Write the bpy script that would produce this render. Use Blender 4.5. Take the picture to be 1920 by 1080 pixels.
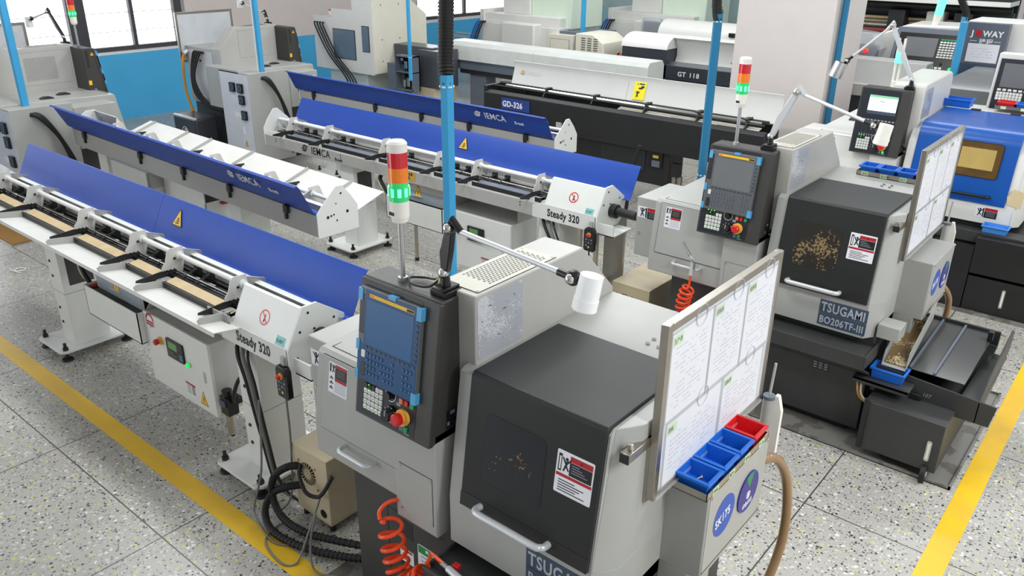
import bpy, bmesh, math, random
from mathutils import Matrix, Vector
random.seed(7)
C = bpy.context.scene.collection
SC = bpy.context.scene
for o in list(bpy.data.objects): bpy.data.objects.remove(o)

# ------------------------------------------------------------------ camera
cam = bpy.data.objects.new('camera', bpy.data.cameras.new('camera')); C.objects.link(cam)
F_PX, PIT, ROLL, YAW = 1524.3, 0.41102, 0.01022, 0.68914
cyw, syw = math.cos(YAW), math.sin(YAW)
fwd = Vector((-syw*math.cos(PIT), cyw*math.cos(PIT), -math.sin(PIT)))
rt0 = Vector((cyw, syw, 0)); up0 = rt0.cross(fwd)
rt = rt0*math.cos(ROLL)+up0*math.sin(ROLL); upv = -rt0*math.sin(ROLL)+up0*math.cos(ROLL)
cam.matrix_world = Matrix(((rt.x, upv.x, -fwd.x, 0), (rt.y, upv.y, -fwd.y, 0), (rt.z, upv.z, -fwd.z, 3.0), (0, 0, 0, 1)))
cam.data.sensor_width = 36; cam.data.lens = F_PX/1920*36
cam.data.clip_start = .05; cam.data.clip_end = 200
SC.camera = cam
# ------------------------------------------------------------------ light
SC.view_settings.view_transform = 'Standard'; SC.view_settings.look = 'None'
SC.view_settings.gamma = 1; SC.view_settings.use_curve_mapping = False
SC.view_settings.exposure = 0.0
W = bpy.data.worlds.new('world'); SC.world = W; W.use_nodes = True
bg = W.node_tree.nodes['Background']; bg.inputs[0].default_value = (.94, .975, 1, 1)
def world_strength():            # hall ambience: pale ceiling overhead, bright sky beyond the windows on both sides
    N, L = W.node_tree.nodes.new, W.node_tree.links.new
    tc = N('ShaderNodeTexCoord'); sp = N('ShaderNodeSeparateXYZ'); L(tc.outputs['Generated'], sp.inputs[0])
    def ramp(sock, a, b, c, d):
        m = N('ShaderNodeMapRange'); m.interpolation_type = 'SMOOTHSTEP'
        for i, v in enumerate((a, b, c, d)): m.inputs[i+1].default_value = v
        L(sock, m.inputs[0]); return m.outputs[0]
    def op(k, a, b):
        m = N('ShaderNodeMath'); m.operation = k
        for i, q in enumerate((a, b)):
            if isinstance(q, (int, float)): m.inputs[i].default_value = q
            else: L(q, m.inputs[i])
        return m.outputs[0]
    low = ramp(sp.outputs[2], .15, .55, 1, 0)
    win = op('MULTIPLY', ramp(sp.outputs[0], -.62, -.42, 3.4, 0), low)
    right = op('MULTIPLY', ramp(sp.outputs[0], .25, .85, 0, .55), low)
    tot = op('ADD', op('ADD', ramp(sp.outputs[2], 0, .8, .24, .5), win), right)
    L(tot, bg.inputs[1])
world_strength()
def area(name, loc, sx, sy, power, rot=(0, 0, 0), col=(1, 1, 1)):
    l = bpy.data.lights.new(name, 'AREA'); l.shape = 'RECTANGLE'; l.size = sx; l.size_y = sy; l.energy = power; l.color = col
    o = bpy.data.objects.new(name, l); C.objects.link(o); o.location = loc; o.rotation_euler = rot
    return o
for k, (lx, ly, lz, pw) in enumerate(((-7.5, 3.2, 4.7, 92), (-3.2, 3.2, 4.7, 92), (-8, 7.2, 4.7, 88), (-3.5, 6.6, 4.7, 88), (-7, 11, 4.7, 88), (-2.4, 10.5, 4.7, 80), (2.2, 2.0, 3.9, 140), (2.2, 5.2, 3.9, 140), (2.4, 9.4, 4.2, 100))):  # low right-hand row is fill added to brighten right-facing sides
    area('ceiling_and_fill_lamp', (lx, ly, lz), 2.6, .5, pw, col=(.97, 1, 1))

# ------------------------------------------------------------------ materials
def lin(c):
    c = [x/255 for x in c]
    return tuple((x/12.92 if x <= .04045 else ((x+.055)/1.055)**2.4) for x in c)+(1,)
MATS = {}
def mat(name, col, rough=.5, metal=0, var=.05, scale=6, bump=0, bscale=400, spec=.5, emit=None, estr=0, alpha=1, trans=0, coat=0):
    m = bpy.data.materials.new(name); m.use_nodes = True; nt = m.node_tree; b = nt.nodes['Principled BSDF']
    c = lin(col)
    b.inputs['Roughness'].default_value = rough; b.inputs['Metallic'].default_value = metal
    b.inputs['Specular IOR Level'].default_value = spec; b.inputs['Coat Weight'].default_value = coat
    tc = nt.nodes.new('ShaderNodeTexCoord')
    n = nt.nodes.new('ShaderNodeTexNoise'); n.inputs['Scale'].default_value = scale; n.inputs['Detail'].default_value = 4
    r = nt.nodes.new('ShaderNodeValToRGB'); nt.links.new(tc.outputs['Object'], n.inputs['Vector'])
    r.color_ramp.elements[0].position = .3; r.color_ramp.elements[1].position = .7
    r.color_ramp.elements[0].color = tuple(x*(1-var) for x in c[:3])+(1,)
    r.color_ramp.elements[1].color = tuple(min(1, x*(1+var)) for x in c[:3])+(1,)
    nt.links.new(n.outputs['Fac'], r.inputs['Fac']); nt.links.new(r.outputs['Color'], b.inputs['Base Color'])
    if bump:
        n2 = nt.nodes.new('ShaderNodeTexNoise'); n2.inputs['Scale'].default_value = bscale
        bp = nt.nodes.new('ShaderNodeBump'); bp.inputs['Strength'].default_value = bump; bp.inputs['Distance'].default_value = .002
        nt.links.new(tc.outputs['Object'], n2.inputs['Vector']); nt.links.new(n2.outputs['Fac'], bp.inputs['Height']); nt.links.new(bp.outputs['Normal'], b.inputs['Normal'])
    if emit: b.inputs['Emission Color'].default_value = lin(emit); b.inputs['Emission Strength'].default_value = estr
    if alpha < 1: b.inputs['Alpha'].default_value = alpha
    if trans: b.inputs['Transmission Weight'].default_value = trans
    MATS[name] = m
    return m
beige = mat('lathe_beige_paint', (170, 170, 166), .36, var=.03, bump=.04)
beige2 = mat('lathe_tower_paint', (180, 178, 173), .36, var=.03, bump=.04)
beigetop = mat('vent_plate_paint', (196, 193, 180), .45, var=.03)
white = mat('white_machine_paint', (222, 221, 217), .35, var=.02)
cream = mat('cream_machine_paint', (226, 222, 206), .4, var=.03)
greenish = mat('pale_green_paint', (222, 236, 218), .4, var=.02)
charcoal = mat('charcoal_paint', (44, 45, 45), .42, var=.05, bump=.05, spec=.3)
pend = mat('pendant_grey_paint', (58, 56, 54), .45, var=.05, bump=.08)
pface = mat('pendant_face_navy', (28, 33, 42), .4, var=.04)
black = mat('black_paint', (30, 30, 31), .45, var=.15)
blackgl = mat('black_plastic', (18, 18, 20), .3, var=.1)
rubber = mat('black_rubber', (22, 22, 22), .6, var=.1)
dkbase = mat('dark_base_paint', (58, 58, 58), .45, var=.1, bump=.05)
slate = mat('slate_grey_paint', (96, 104, 116), .4, var=.06)
gap = mat('panel_gap', (40, 39, 37), .8)
fwhite = mat('feeder_light_paint', (226, 227, 223), .4, var=.02)
fgrey = mat('feeder_grey_paint', (176, 175, 171), .38, var=.03)
blue = mat('blue_cover_paint', (24, 70, 166), .4, var=.04, bump=.10, bscale=700, spec=.3)
alu = mat('brushed_aluminium', (205, 205, 205), .3, 1, var=.05)
steel = mat('stainless_steel', (178, 172, 163), .28, 1, var=.06, scale=14)
chrome = mat('chrome', (215, 212, 205), .12, 1, var=.03)
silverp = mat('silver_paint', (206, 208, 210), .35, .3, var=.02)
tan = mat('tan_strip', (206, 182, 140), .6, var=.08, scale=12)
yellow = mat('warning_yellow', (240, 190, 30), .5)
ductblue = mat('duct_blue', (58, 162, 214), .45, var=.03)
ductshade = mat('duct_blue_shaded', (34, 118, 160), .45, var=.03); ductside = mat('duct_pale_side', (225, 235, 238), .5, var=.02)  # darker copy of the duct blue puts shade into the colour of some ducts
paper = mat('paper_white', (233, 233, 238), .55, var=.015)
ink = mat('ink_grey', (150, 150, 160), .7); inkl = mat('ink_faint', (200, 200, 212), .7)
inkd = mat('ink_dark', (28, 28, 32), .6)
red = mat('signal_red_plastic', (205, 30, 34), .3, var=.03)
redst = mat('sticker_red', (176, 28, 38), .5)
orange = mat('hose_orange', (238, 74, 26), .3, var=.03)
binblue = mat('bin_blue', (24, 106, 208), .42, var=.04)
binred = mat('bin_red', (214, 26, 34), .42, var=.04)
lblgreen = mat('label_pale_green', (206, 226, 186), .6)
discblue = mat('disc_blue', (38, 82, 178), .45)
discpurple = mat('disc_purple', (54, 44, 132), .45)
discgreen = mat('disc_green', (24, 140, 70), .45)
txwhite = mat('lettering_white', (236, 236, 236), .5)
txgrey = mat('plate_text_grey', (176, 182, 188), .45)
plateblue = mat('plate_slate_blue', (62, 76, 96), .45)
txblack = mat('lettering_black', (20, 22, 26), .5)
film = mat('screen_blue_film', (36, 80, 126), .35, var=.05, spec=.3)
film2 = mat('screen_blue_film_light', (44, 94, 144), .3, var=.03, spec=.3)
tape = mat('blue_tape', (80, 160, 208), .4)
sgrey = mat('screen_grey_unit', (92, 94, 96), .35)
sglass = mat('screen_glass_grey', (112, 114, 116), .15)
lcd = mat('lit_screen', (225, 232, 245), .3, emit=(225, 232, 245), estr=.75)
lcdgrn = mat('lcd_green', (90, 130, 80), .3, emit=(90, 150, 80), estr=.15)
key = mat('keycap_white', (226, 228, 222), .45)
keyl = mat('keycap_dark', (52, 66, 84), .45)
keydot = mat('key_print', (84, 118, 152), .5)
ledg = mat('led_green', (120, 255, 60), .4, emit=(110, 255, 60), estr=1.6)
btng = mat('button_green', (20, 150, 90), .35)
btngl = mat('button_green_lit', (40, 220, 90), .35, emit=(30, 220, 90), estr=.7)
btno = mat('button_orange', (220, 120, 80), .35)
ery = mat('estop_yellow', (232, 172, 70), .45)
lensr = mat('lens_red', (206, 26, 40), .16, var=.06, scale=60, coat=.5)
lenso = mat('lens_orange', (246, 128, 22), .16, var=.05, scale=60, coat=.5)
lensg = mat('lens_green', (36, 190, 100), .16, var=.05, coat=.5, emit=(30, 200, 110), estr=.35)
lensglit = mat('lens_green_lit', (110, 255, 190), .2, emit=(110, 255, 190), estr=1.1)
ivory = mat('ivory_plastic', (238, 234, 226), .4)
lampw = mat('lamp_white', (244, 244, 244), .35)
khaki = mat('transformer_tan', (196, 182, 152), .5, var=.05)
amber = mat('amber_window', (92, 66, 26), .12, var=.3, scale=8, spec=.8)
ambplate = mat('plate_behind_window', (186, 160, 92), .25, var=.08, spec=.8)
doorblue = mat('door_blue', (8, 80, 166), .35, var=.03, bump=.05, coat=.1)
clear = mat('clear_plastic', (225, 225, 230), .12, alpha=.22)
hosebrown = mat('hose_brown', (150, 118, 82), .4, var=.1, coat=.4)
hoseorange = mat('hose_amber', (206, 146, 50), .4, coat=.3)
cablegrey = mat('cable_grey', (120, 120, 116), .5)
cardb = mat('cardboard_brown', (150, 106, 34), .6, var=.1)
maroon = mat('machined_dark_red', (120, 40, 40), .5)  # dull dark red for a long rod
rust = mat('rust_stain', (150, 98, 60), .7, var=.3, scale=40)
bluebag = mat('clear_bag', (190, 195, 200), .15, alpha=.45)
glasspale = mat('pale_partition_glass', (176, 205, 206), .1, alpha=.55)

def speck_mat(name, base, chip, rough, amount, sc=60):
    m = bpy.data.materials.new(name); m.use_nodes = True; nt = m.node_tree; b = nt.nodes['Principled BSDF']
    b.inputs['Roughness'].default_value = rough; b.inputs['Specular IOR Level'].default_value = .5
    tc = nt.nodes.new('ShaderNodeTexCoord'); n = nt.nodes.new('ShaderNodeTexNoise'); n.inputs['Scale'].default_value = sc; n.inputs['Detail'].default_value = 8
    n2 = nt.nodes.new('ShaderNodeTexNoise'); n2.inputs['Scale'].default_value = 5; n2.inputs['Detail'].default_value = 2
    mu = nt.nodes.new('ShaderNodeMath'); mu.operation = 'MULTIPLY'
    n2.inputs['Scale'].default_value = 7
    r = nt.nodes.new('ShaderNodeValToRGB'); r.color_ramp.elements[0].position = amount; r.color_ramp.elements[1].position = amount+.03
    r.color_ramp.elements[0].color = lin(base); r.color_ramp.elements[1].color = lin(chip)
    nt.links.new(tc.outputs['Object'], n.inputs[0]); nt.links.new(tc.outputs['Object'], n2.inputs[0])
    nt.links.new(n.outputs[0], mu.inputs[0]); nt.links.new(n2.outputs[0], mu.inputs[1]); nt.links.new(mu.outputs[0], r.inputs[0]); nt.links.new(r.outputs[0], b.inputs['Base Color'])
    return m
wclean = speck_mat('dark_window_few_chips', (28, 33, 40), (124, 100, 66), .12, .395, 70)
wdirty = speck_mat('dark_window_many_chips', (42, 38, 34), (138, 116, 82), .25, .30, 70)
chipsm = speck_mat('brass_chips', (120, 96, 62), (226, 206, 160), .4, .26, 90)
foil = speck_mat('foil_sheet', (168, 170, 176), (200, 202, 206), .28, .25, 120)
panmat = speck_mat('oily_steel_pan', (128, 126, 121), (104, 100, 93), .16, .26, 6)

# ------------------------------------------------------------------ mesh helper
def fr(o, u, v):
    u = Vector(u).normalized(); v = Vector(v).normalized(); n = u.cross(v)
    return Matrix(((u.x, v.x, n.x, o[0]), (u.y, v.y, n.y, o[1]), (u.z, v.z, n.z, o[2]), (0, 0, 0, 1)))
FRONT = lambda x, y, z: fr((x, y, z), (1, 0, 0), (0, 0, 1))      # s=+X t=+Z normal -Y
RIGHT = lambda x, y, z: fr((x, y, z), (0, 1, 0), (0, 0, 1))      # normal +X
BACK = lambda x, y, z: fr((x, y, z), (-1, 0, 0), (0, 0, 1))      # normal +Y
LEFT = lambda x, y, z: fr((x, y, z), (0, -1, 0), (0, 0, 1))      # normal -X
TOP = lambda x, y, z: fr((x, y, z), (1, 0, 0), (0, 1, 0))
class MB:
    def __init__(s, T=None): s.v = []; s.f = []; s.m = []; s.mats = []; s.T = T or Matrix(); s.L = Matrix()
    def at(s, M): s.L = M; return s
    def mi(s, m):
        if m not in s.mats: s.mats.append(m)
        return s.mats.index(m)
    def add(s, vs, fs, m):
        k = len(s.v); M = s.T @ s.L
        s.v += [M @ Vector(p) for p in vs]; i = s.mi(m)
        for f in fs: s.f.append([k+j for j in f]); s.m.append(i)
        return s
    def box(s, x0, x1, y0, y1, z0, z1, m):
        vs = [(x, y, z) for x in (x0, x1) for y in (y0, y1) for z in (z0, z1)]
        return s.add(vs, [(0, 1, 3, 2), (4, 6, 7, 5), (0, 4, 5, 1), (2, 3, 7, 6), (0, 2, 6, 4), (1, 5, 7, 3)], m)
    def prism(s, poly, a, b, m, ax='x'):
        n = len(poly)
        def P(p, t): return (t, p[0], p[1]) if ax == 'x' else ((p[0], t, p[1]) if ax == 'y' else (p[0], p[1], t))
        vs = [P(p, a) for p in poly]+[P(p, b) for p in poly]
        fs = [list(range(n))[::-1], list(range(n, 2*n))]+[(i, (i+1) % n, n+(i+1) % n, n+i) for i in range(n)]
        return s.add(vs, fs, m)
    def cyl(s, p0, p1, r0, m, r1=None, n=16, cap=True):
        p0 = Vector(p0); p1 = Vector(p1); r1 = r0 if r1 is None else r1
        d = (p1-p0).normalized(); a = d.orthogonal().normalized(); b = d.cross(a); vs = []
        for p, r in ((p0, r0), (p1, r1)):
            for i in range(n):
                t = 2*math.pi*i/n; vs.append(p+a*(r*math.cos(t))+b*(r*math.sin(t)))
        fs = [(i, (i+1) % n, n+(i+1) % n, n+i) for i in range(n)]
        if cap: fs += [list(range(n))[::-1], list(range(n, 2*n))]
        return s.add(vs, fs, m)
    def tube(s, pts, r, m, n=10, sub=0):
        P = [Vector(p) for p in pts]
        if sub:
            Q = []
            for i in range(len(P)-1):
                p0 = P[max(i-1, 0)]; p1 = P[i]; p2 = P[i+1]; p3 = P[min(i+2, len(P)-1)]
                for k in range(sub):
                    t = k/sub
                    Q.append(.5*((2*p1)+(p2-p0)*t+(2*p0-5*p1+4*p2-p3)*t*t+(3*p1-p0-3*p2+p3)*t**3))
            P = Q+[P[-1]]
        vs = []; a = None
        for i, p in enumerate(P):
            d = (P[min(i+1, len(P)-1)]-P[max(i-1, 0)]).normalized()
            if a is None: a = d.orthogonal().normalized()
            a = (a-d*a.dot(d)).normalized(); b = d.cross(a)
            rr = r[i] if isinstance(r, (list, tuple)) else r
            vs += [p+a*(rr*math.cos(2*math.pi*k/n))+b*(rr*math.sin(2*math.pi*k/n)) for k in range(n)]
        fs = [(i*n+k, i*n+(k+1) % n, (i+1)*n+(k+1) % n, (i+1)*n+k) for i in range(len(P)-1) for k in range(n)]
        fs += [list(range(n))[::-1], list(range((len(P)-1)*n, len(P)*n))]
        return s.add(vs, fs, m)
    def sphere(s, c, r, m, n=12):
        vs = []; fs = []; c = Vector(c); h = n//2
        for j in range(1, h):
            t = math.pi*j/h
            for i in range(n): vs.append(c+Vector((math.sin(t)*math.cos(2*math.pi*i/n), math.sin(t)*math.sin(2*math.pi*i/n), math.cos(t)))*r)
        k = len(vs); vs += [c+Vector((0, 0, r)), c-Vector((0, 0, r))]
        for j in range(h-2):
            for i in range(n): fs.append((j*n+i, (j+1)*n+i, (j+1)*n+(i+1) % n, j*n+(i+1) % n))
        for i in range(n): fs.append((k, i, (i+1) % n)); fs.append((k+1, (h-2)*n+(i+1) % n, (h-2)*n+i))
        return s.add(vs, fs, m)
    def rect(s, a, b, c, d, h, m):           # plate on the current frame: s from a to b, t from c to d, thickness h
        return s.box(a, b, c, d, 0, h, m)
    def rrect(s, a, b, c, d, h, m, r=.02, k=5):
        pts = []
        for cx, cy, t0 in ((b-r, d-r, 0), (a+r, d-r, 90), (a+r, c+r, 180), (b-r, c+r, 270)):
            for i in range(k+1):
                t = math.radians(t0+90*i/k); pts.append((cx+r*math.cos(t), cy+r*math.sin(t)))
        return s.prism(pts, 0, h, m, 'z')
    def disc(s, a, b, r, h, m, n=24): return s.cyl((a, b, 0), (a, b, h), r, m, n=n)
    def ring(s, a, b, r, w, h, m, n=28):
        vs = []; 
        for z in (0, h):
            for R in (r, r-w): vs += [(a+R*math.cos(2*math.pi*i/n), b+R*math.sin(2*math.pi*i/n), z) for i in range(n)]
        fs = []
        for i in range(n):
            j = (i+1) % n
            fs += [(i, j, 2*n+j, 2*n+i), (n+i, 3*n+i, 3*n+j, n+j), (2*n+i, 2*n+j, 3*n+j, 3*n+i), (i, n+i, n+j, j)]
        return s.add(vs, fs, m)
    def tri(s, a, b, w, h, t, m): return s.prism([(a-w/2, b), (a+w/2, b), (a, b+h)], 0, t, m, 'z')
    def text(s, body, a, b, size, m, ext=.0012, bold=0, sx=1, shear=0, align='LEFT'):
        cu = bpy.data.curves.new('t', 'FONT'); cu.body = body; cu.size = size; cu.extrude = ext/2; cu.offset = bold; cu.align_x = align; cu.shear = shear
        cu.resolution_u = 3; cu.space_character = 1.08 if bold else 1
        ob = bpy.data.objects.new('t', cu); me = bpy.data.meshes.new_from_object(ob)
        s.add([(a+p.co.x*sx, b+p.co.y, p.co.z+ext/2) for p in me.vertices], [list(p.vertices) for p in me.polygons], m)
        bpy.data.objects.remove(ob); bpy.data.curves.remove(cu); bpy.data.meshes.remove(me)
        return s
    def build(s, name, parent=None, bevel=0, seg=2, smooth=True, label=None, ang=35):
        me = bpy.data.meshes.new(name); me.from_pydata([tuple(p) for p in s.v], [], s.f)
        for m in s.mats: me.materials.append(m)
        me.polygons.foreach_set('material_index', s.m)
        bm = bmesh.new(); bm.from_mesh(me); bmesh.ops.recalc_face_normals(bm, faces=bm.faces)
        if smooth:
            for f in bm.faces: f.smooth = True
            lim = math.radians(ang)
            for e in bm.edges:
                if len(e.link_faces) != 2 or e.calc_face_angle(0) > lim: e.smooth = False
        bm.to_mesh(me); bm.free()
        o = bpy.data.objects.new(name, me); C.objects.link(o)
        if parent: o.parent = parent
        if bevel:
            b = o.modifiers.new('bevel', 'BEVEL'); b.width = bevel; b.segments = seg; b.limit_method = 'ANGLE'; b.angle_limit = math.radians(40)
            b.harden_normals = False
        if label: o['label'] = label
        return o
def thing(name, label, cat, loc=(0, 0, 0), rz=0, group=None):
    o = bpy.data.objects.new(name, None); C.objects.link(o); o.location = loc; o.rotation_euler = (0, 0, rz); o.empty_display_size = .1
    return tag(o, label, cat, group)
def tag(o, label, cat, group=None):
    o['label'] = label; o['category'] = cat
    if group: o['group'] = group
    return o
def struct(o): o['kind'] = 'structure'; return o
TR = lambda x, y, z=0: Matrix.Translation((x, y, z))

# ------------------------------------------------------------------ setting
def floor_material():
    m = bpy.data.materials.new('terrazzo_floor'); m.use_nodes = True; nt = m.node_tree; b = nt.nodes['Principled BSDF']; N = nt.nodes.new; L = nt.links.new
    tc = N('ShaderNodeTexCoord'); P = tc.outputs['Object']
    b.inputs['Roughness'].default_value = .28
    base = N('ShaderNodeRGB'); base.outputs[0].default_value = lin((177, 174, 168))
    cur = base.outputs[0]
    def chips(scale, thr, col, seed):
        nonlocal cur
        mp = N('ShaderNodeMapping'); mp.inputs['Location'].default_value = (seed*3.1, seed*1.7, 0); L(P, mp.inputs[0])
        nz = N('ShaderNodeTexNoise'); nz.inputs['Scale'].default_value = scale*1.4; L(mp.outputs[0], nz.inputs[0])
        mx0 = N('ShaderNodeMix'); mx0.data_type = 'VECTOR'; mx0.inputs[0].default_value = .018
        L(mp.outputs[0], mx0.inputs[4]); L(nz.outputs[1], mx0.inputs[5])
        v = N('ShaderNodeTexVoronoi'); v.inputs['Scale'].default_value = scale; L(mx0.outputs[1], v.inputs['Vector'])
        lt = N('ShaderNodeMath'); lt.operation = 'LESS_THAN'; L(v.outputs['Distance'], lt.inputs[0])
        sep = N('ShaderNodeSeparateColor'); L(v.outputs['Color'], sep.inputs[0])
        mr = N('ShaderNodeMapRange'); mr.inputs[1].default_value = thr; mr.inputs[2].default_value = 1; mr.inputs[3].default_value = 0; mr.inputs[4].default_value = .46; L(sep.outputs[0], mr.inputs[0])
        L(mr.outputs[0], lt.inputs[1])
        mx = N('ShaderNodeMix'); mx.data_type = 'RGBA'; L(lt.outputs[0], mx.inputs[0]); L(cur, mx.inputs[6]); mx.inputs[7].default_value = lin(col)
        cur = mx.outputs[2]
    chips(46, .30, (205, 204, 200), 1); chips(62, .45, (136, 134, 131), 2); chips(70, .62, (88, 86, 84), 3); chips(40, .74, (202, 198, 124), 4); chips(55, .72, (44, 43, 43), 5); chips(38, .86, (224, 222, 216), 6)
    # worn, dirtier patches
    nz = N('ShaderNodeTexNoise'); nz.inputs['Scale'].default_value = .8; nz.inputs['Detail'].default_value = 5; L(P, nz.inputs[0])
    rp = N('ShaderNodeValToRGB'); rp.color_ramp.elements[0].color = (.80, .79, .78, 1); rp.color_ramp.elements[1].color = (1, 1, 1, 1); rp.color_ramp.elements[0].position = .3; rp.color_ramp.elements[1].position = .6
    L(nz.outputs[0], rp.inputs[0])
    mu = N('ShaderNodeMix'); mu.data_type = 'RGBA'; mu.blend_type = 'MULTIPLY'; mu.inputs[0].default_value = 1; L(cur, mu.inputs[6]); L(rp.outputs[0], mu.inputs[7]); cur = mu.outputs[2]
    # joints
    sp = N('ShaderNodeSeparateXYZ'); L(P, sp.inputs[0])
    def joint(axis, off, step, w):
        nonlocal cur
        a = N('ShaderNodeMath'); a.operation = 'ADD'; a.inputs[1].default_value = -off+step*50; L(sp.outputs[axis], a.inputs[0])
        d = N('ShaderNodeMath'); d.operation = 'MODULO'; d.inputs[1].default_value = step; L(a.outputs[0], d.inputs[0])
        lt = N('ShaderNodeMath'); lt.operation = 'LESS_THAN'; lt.inputs[1].default_value = w; L(d.outputs[0], lt.inputs[0])
        mx = N('ShaderNodeMix'); mx.data_type = 'RGBA'; L(lt.outputs[0], mx.inputs[0]); L(cur, mx.inputs[6]); mx.inputs[7].default_value = lin((70, 68, 66)); cur = mx.outputs[2]
    joint(0, -1.118, 1.27, .008); joint(1, 2.755, 1.27, .008)
    L(cur, b.inputs['Base Color'])
    return m
def painted(name, col, wear):
    m = bpy.data.materials.new(name); m.use_nodes = True; nt = m.node_tree; b = nt.nodes['Principled BSDF']; b.inputs['Roughness'].default_value = .35
    tc = nt.nodes.new('ShaderNodeTexCoord'); n = nt.nodes.new('ShaderNodeTexNoise'); n.inputs['Scale'].default_value = 1.4; n.inputs['Detail'].default_value = 9; n.inputs['Roughness'].default_value = .65
    r = nt.nodes.new('ShaderNodeValToRGB'); r.color_ramp.elements[0].position = .3; r.color_ramp.elements[1].position = .62; r.color_ramp.elements[0].color = lin(wear); r.color_ramp.elements[1].color = lin(col)
    nt.links.new(tc.outputs['Object'], n.inputs[0]); nt.links.new(n.outputs[0], r.inputs[0]); nt.links.new(r.outputs[0], b.inputs['Base Color'])
    return m
linem = painted('yellow_floor_paint', (238, 192, 28), (214, 170, 62))
struct(MB().box(-16, 6, -3, 26, -.1, 0, floor_material()).build('floor', smooth=False))
struct(MB().box(-13.9, 2, 1.765, 1.885, 0, .0015, linem).build('trim_1', smooth=False))
struct(MB().box(-.47, -.345, 1.885, 12, 0, .0015, linem).build('trim_2', smooth=False))
pink = mat('pink_wall_paint', (232, 219, 215), .6, var=.015)
wblue = mat('blue_dado_paint', (80, 188, 242), .5, var=.03, scale=2)
whitesill = mat('white_sill', (244, 244, 244), .4)
frame_m = mat('dark_window_frame', (72, 72, 76), .45)
# left wall: two bays of windows with a solid pier between
XW = -14.1
wl = MB()
def wall_seg(y0, y1, z0, z1, m): wl.box(XW-.25, XW, y0, y1, z0, z1, m)
wall_seg(-3, 26, 0, 1.08, wblue)
wall_seg(-3, 7.95, 1.08, 1.12, whitesill)
WIN = ((.2, 5.9), (6.12, 7.86), (13.7, 20.5))
wall_seg(7.95, 13.6, 1.08, 5, pink)
wall_seg(20.6, 26, 1.08, 5, pink); wall_seg(-3, .1, 1.12, 5, pink); wall_seg(13.6, 20.6, 1.08, 1.14, whitesill)
wall_seg(.1, 7.95, 3.7, 5, pink); wall_seg(13.6, 20.6, 3.7, 5, pink)
struct(wl.build('wall_left', smooth=False))
wb = MB().box(-14, 6, 21.5, 21.75, 0, 5, mat('far_wall_paint', (222, 226, 224), .6))
struct(wb.build('wall_back', smooth=False))
glassm = mat('window_glass', (240, 246, 250), .05, alpha=.06)
WINV = ((.1, 6.1, (3.0, 4.55)), (6.1, 7.92, (7.02,)), (13.6, 20.6, (15.3, 17.0, 18.7)))
for i, (a, b_, mull) in enumerate(WINV):
    z0 = 1.12 if i < 2 else 1.14
    w = MB(); q = .11 if i < 2 else .055
    w.box(XW-.16, XW-.06, a, a+q+.03, z0, 3.7, frame_m).box(XW-.16, XW-.06, b_-q-.03, b_, z0, 3.7, frame_m).box(XW-.16, XW-.06, a, b_, z0, z0+.07, frame_m).box(XW-.16, XW-.06, a, b_, 3.64, 3.7, frame_m)
    for y in mull: w.box(XW-.15, XW-.07, y-.03, y+.03, z0, 3.7, frame_m)
    wo = struct(w.build('window_%d' % (i+1), smooth=False))
    g = MB().box(XW-.115, XW-.109, a+.03, b_-.03, z0+.03, 3.66, glassm); g.build('glass_pane', wo, smooth=False)
    r = MB()
    for z in (1.42, 1.72, 2.02, 2.32): r.cyl((XW-.2, a+.05, z), (XW-.2, b_-.05, z), .006, silverp, n=6)
    r.build('guard_rod', wo)
# pillars
p = MB().box(-4.15, -3.07, 8.95, 9.9, 0, 5, mat('pillar_paint', (214, 206, 202), .6, var=.015))
struct(p.build('wall_pillar', smooth=False))

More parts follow.
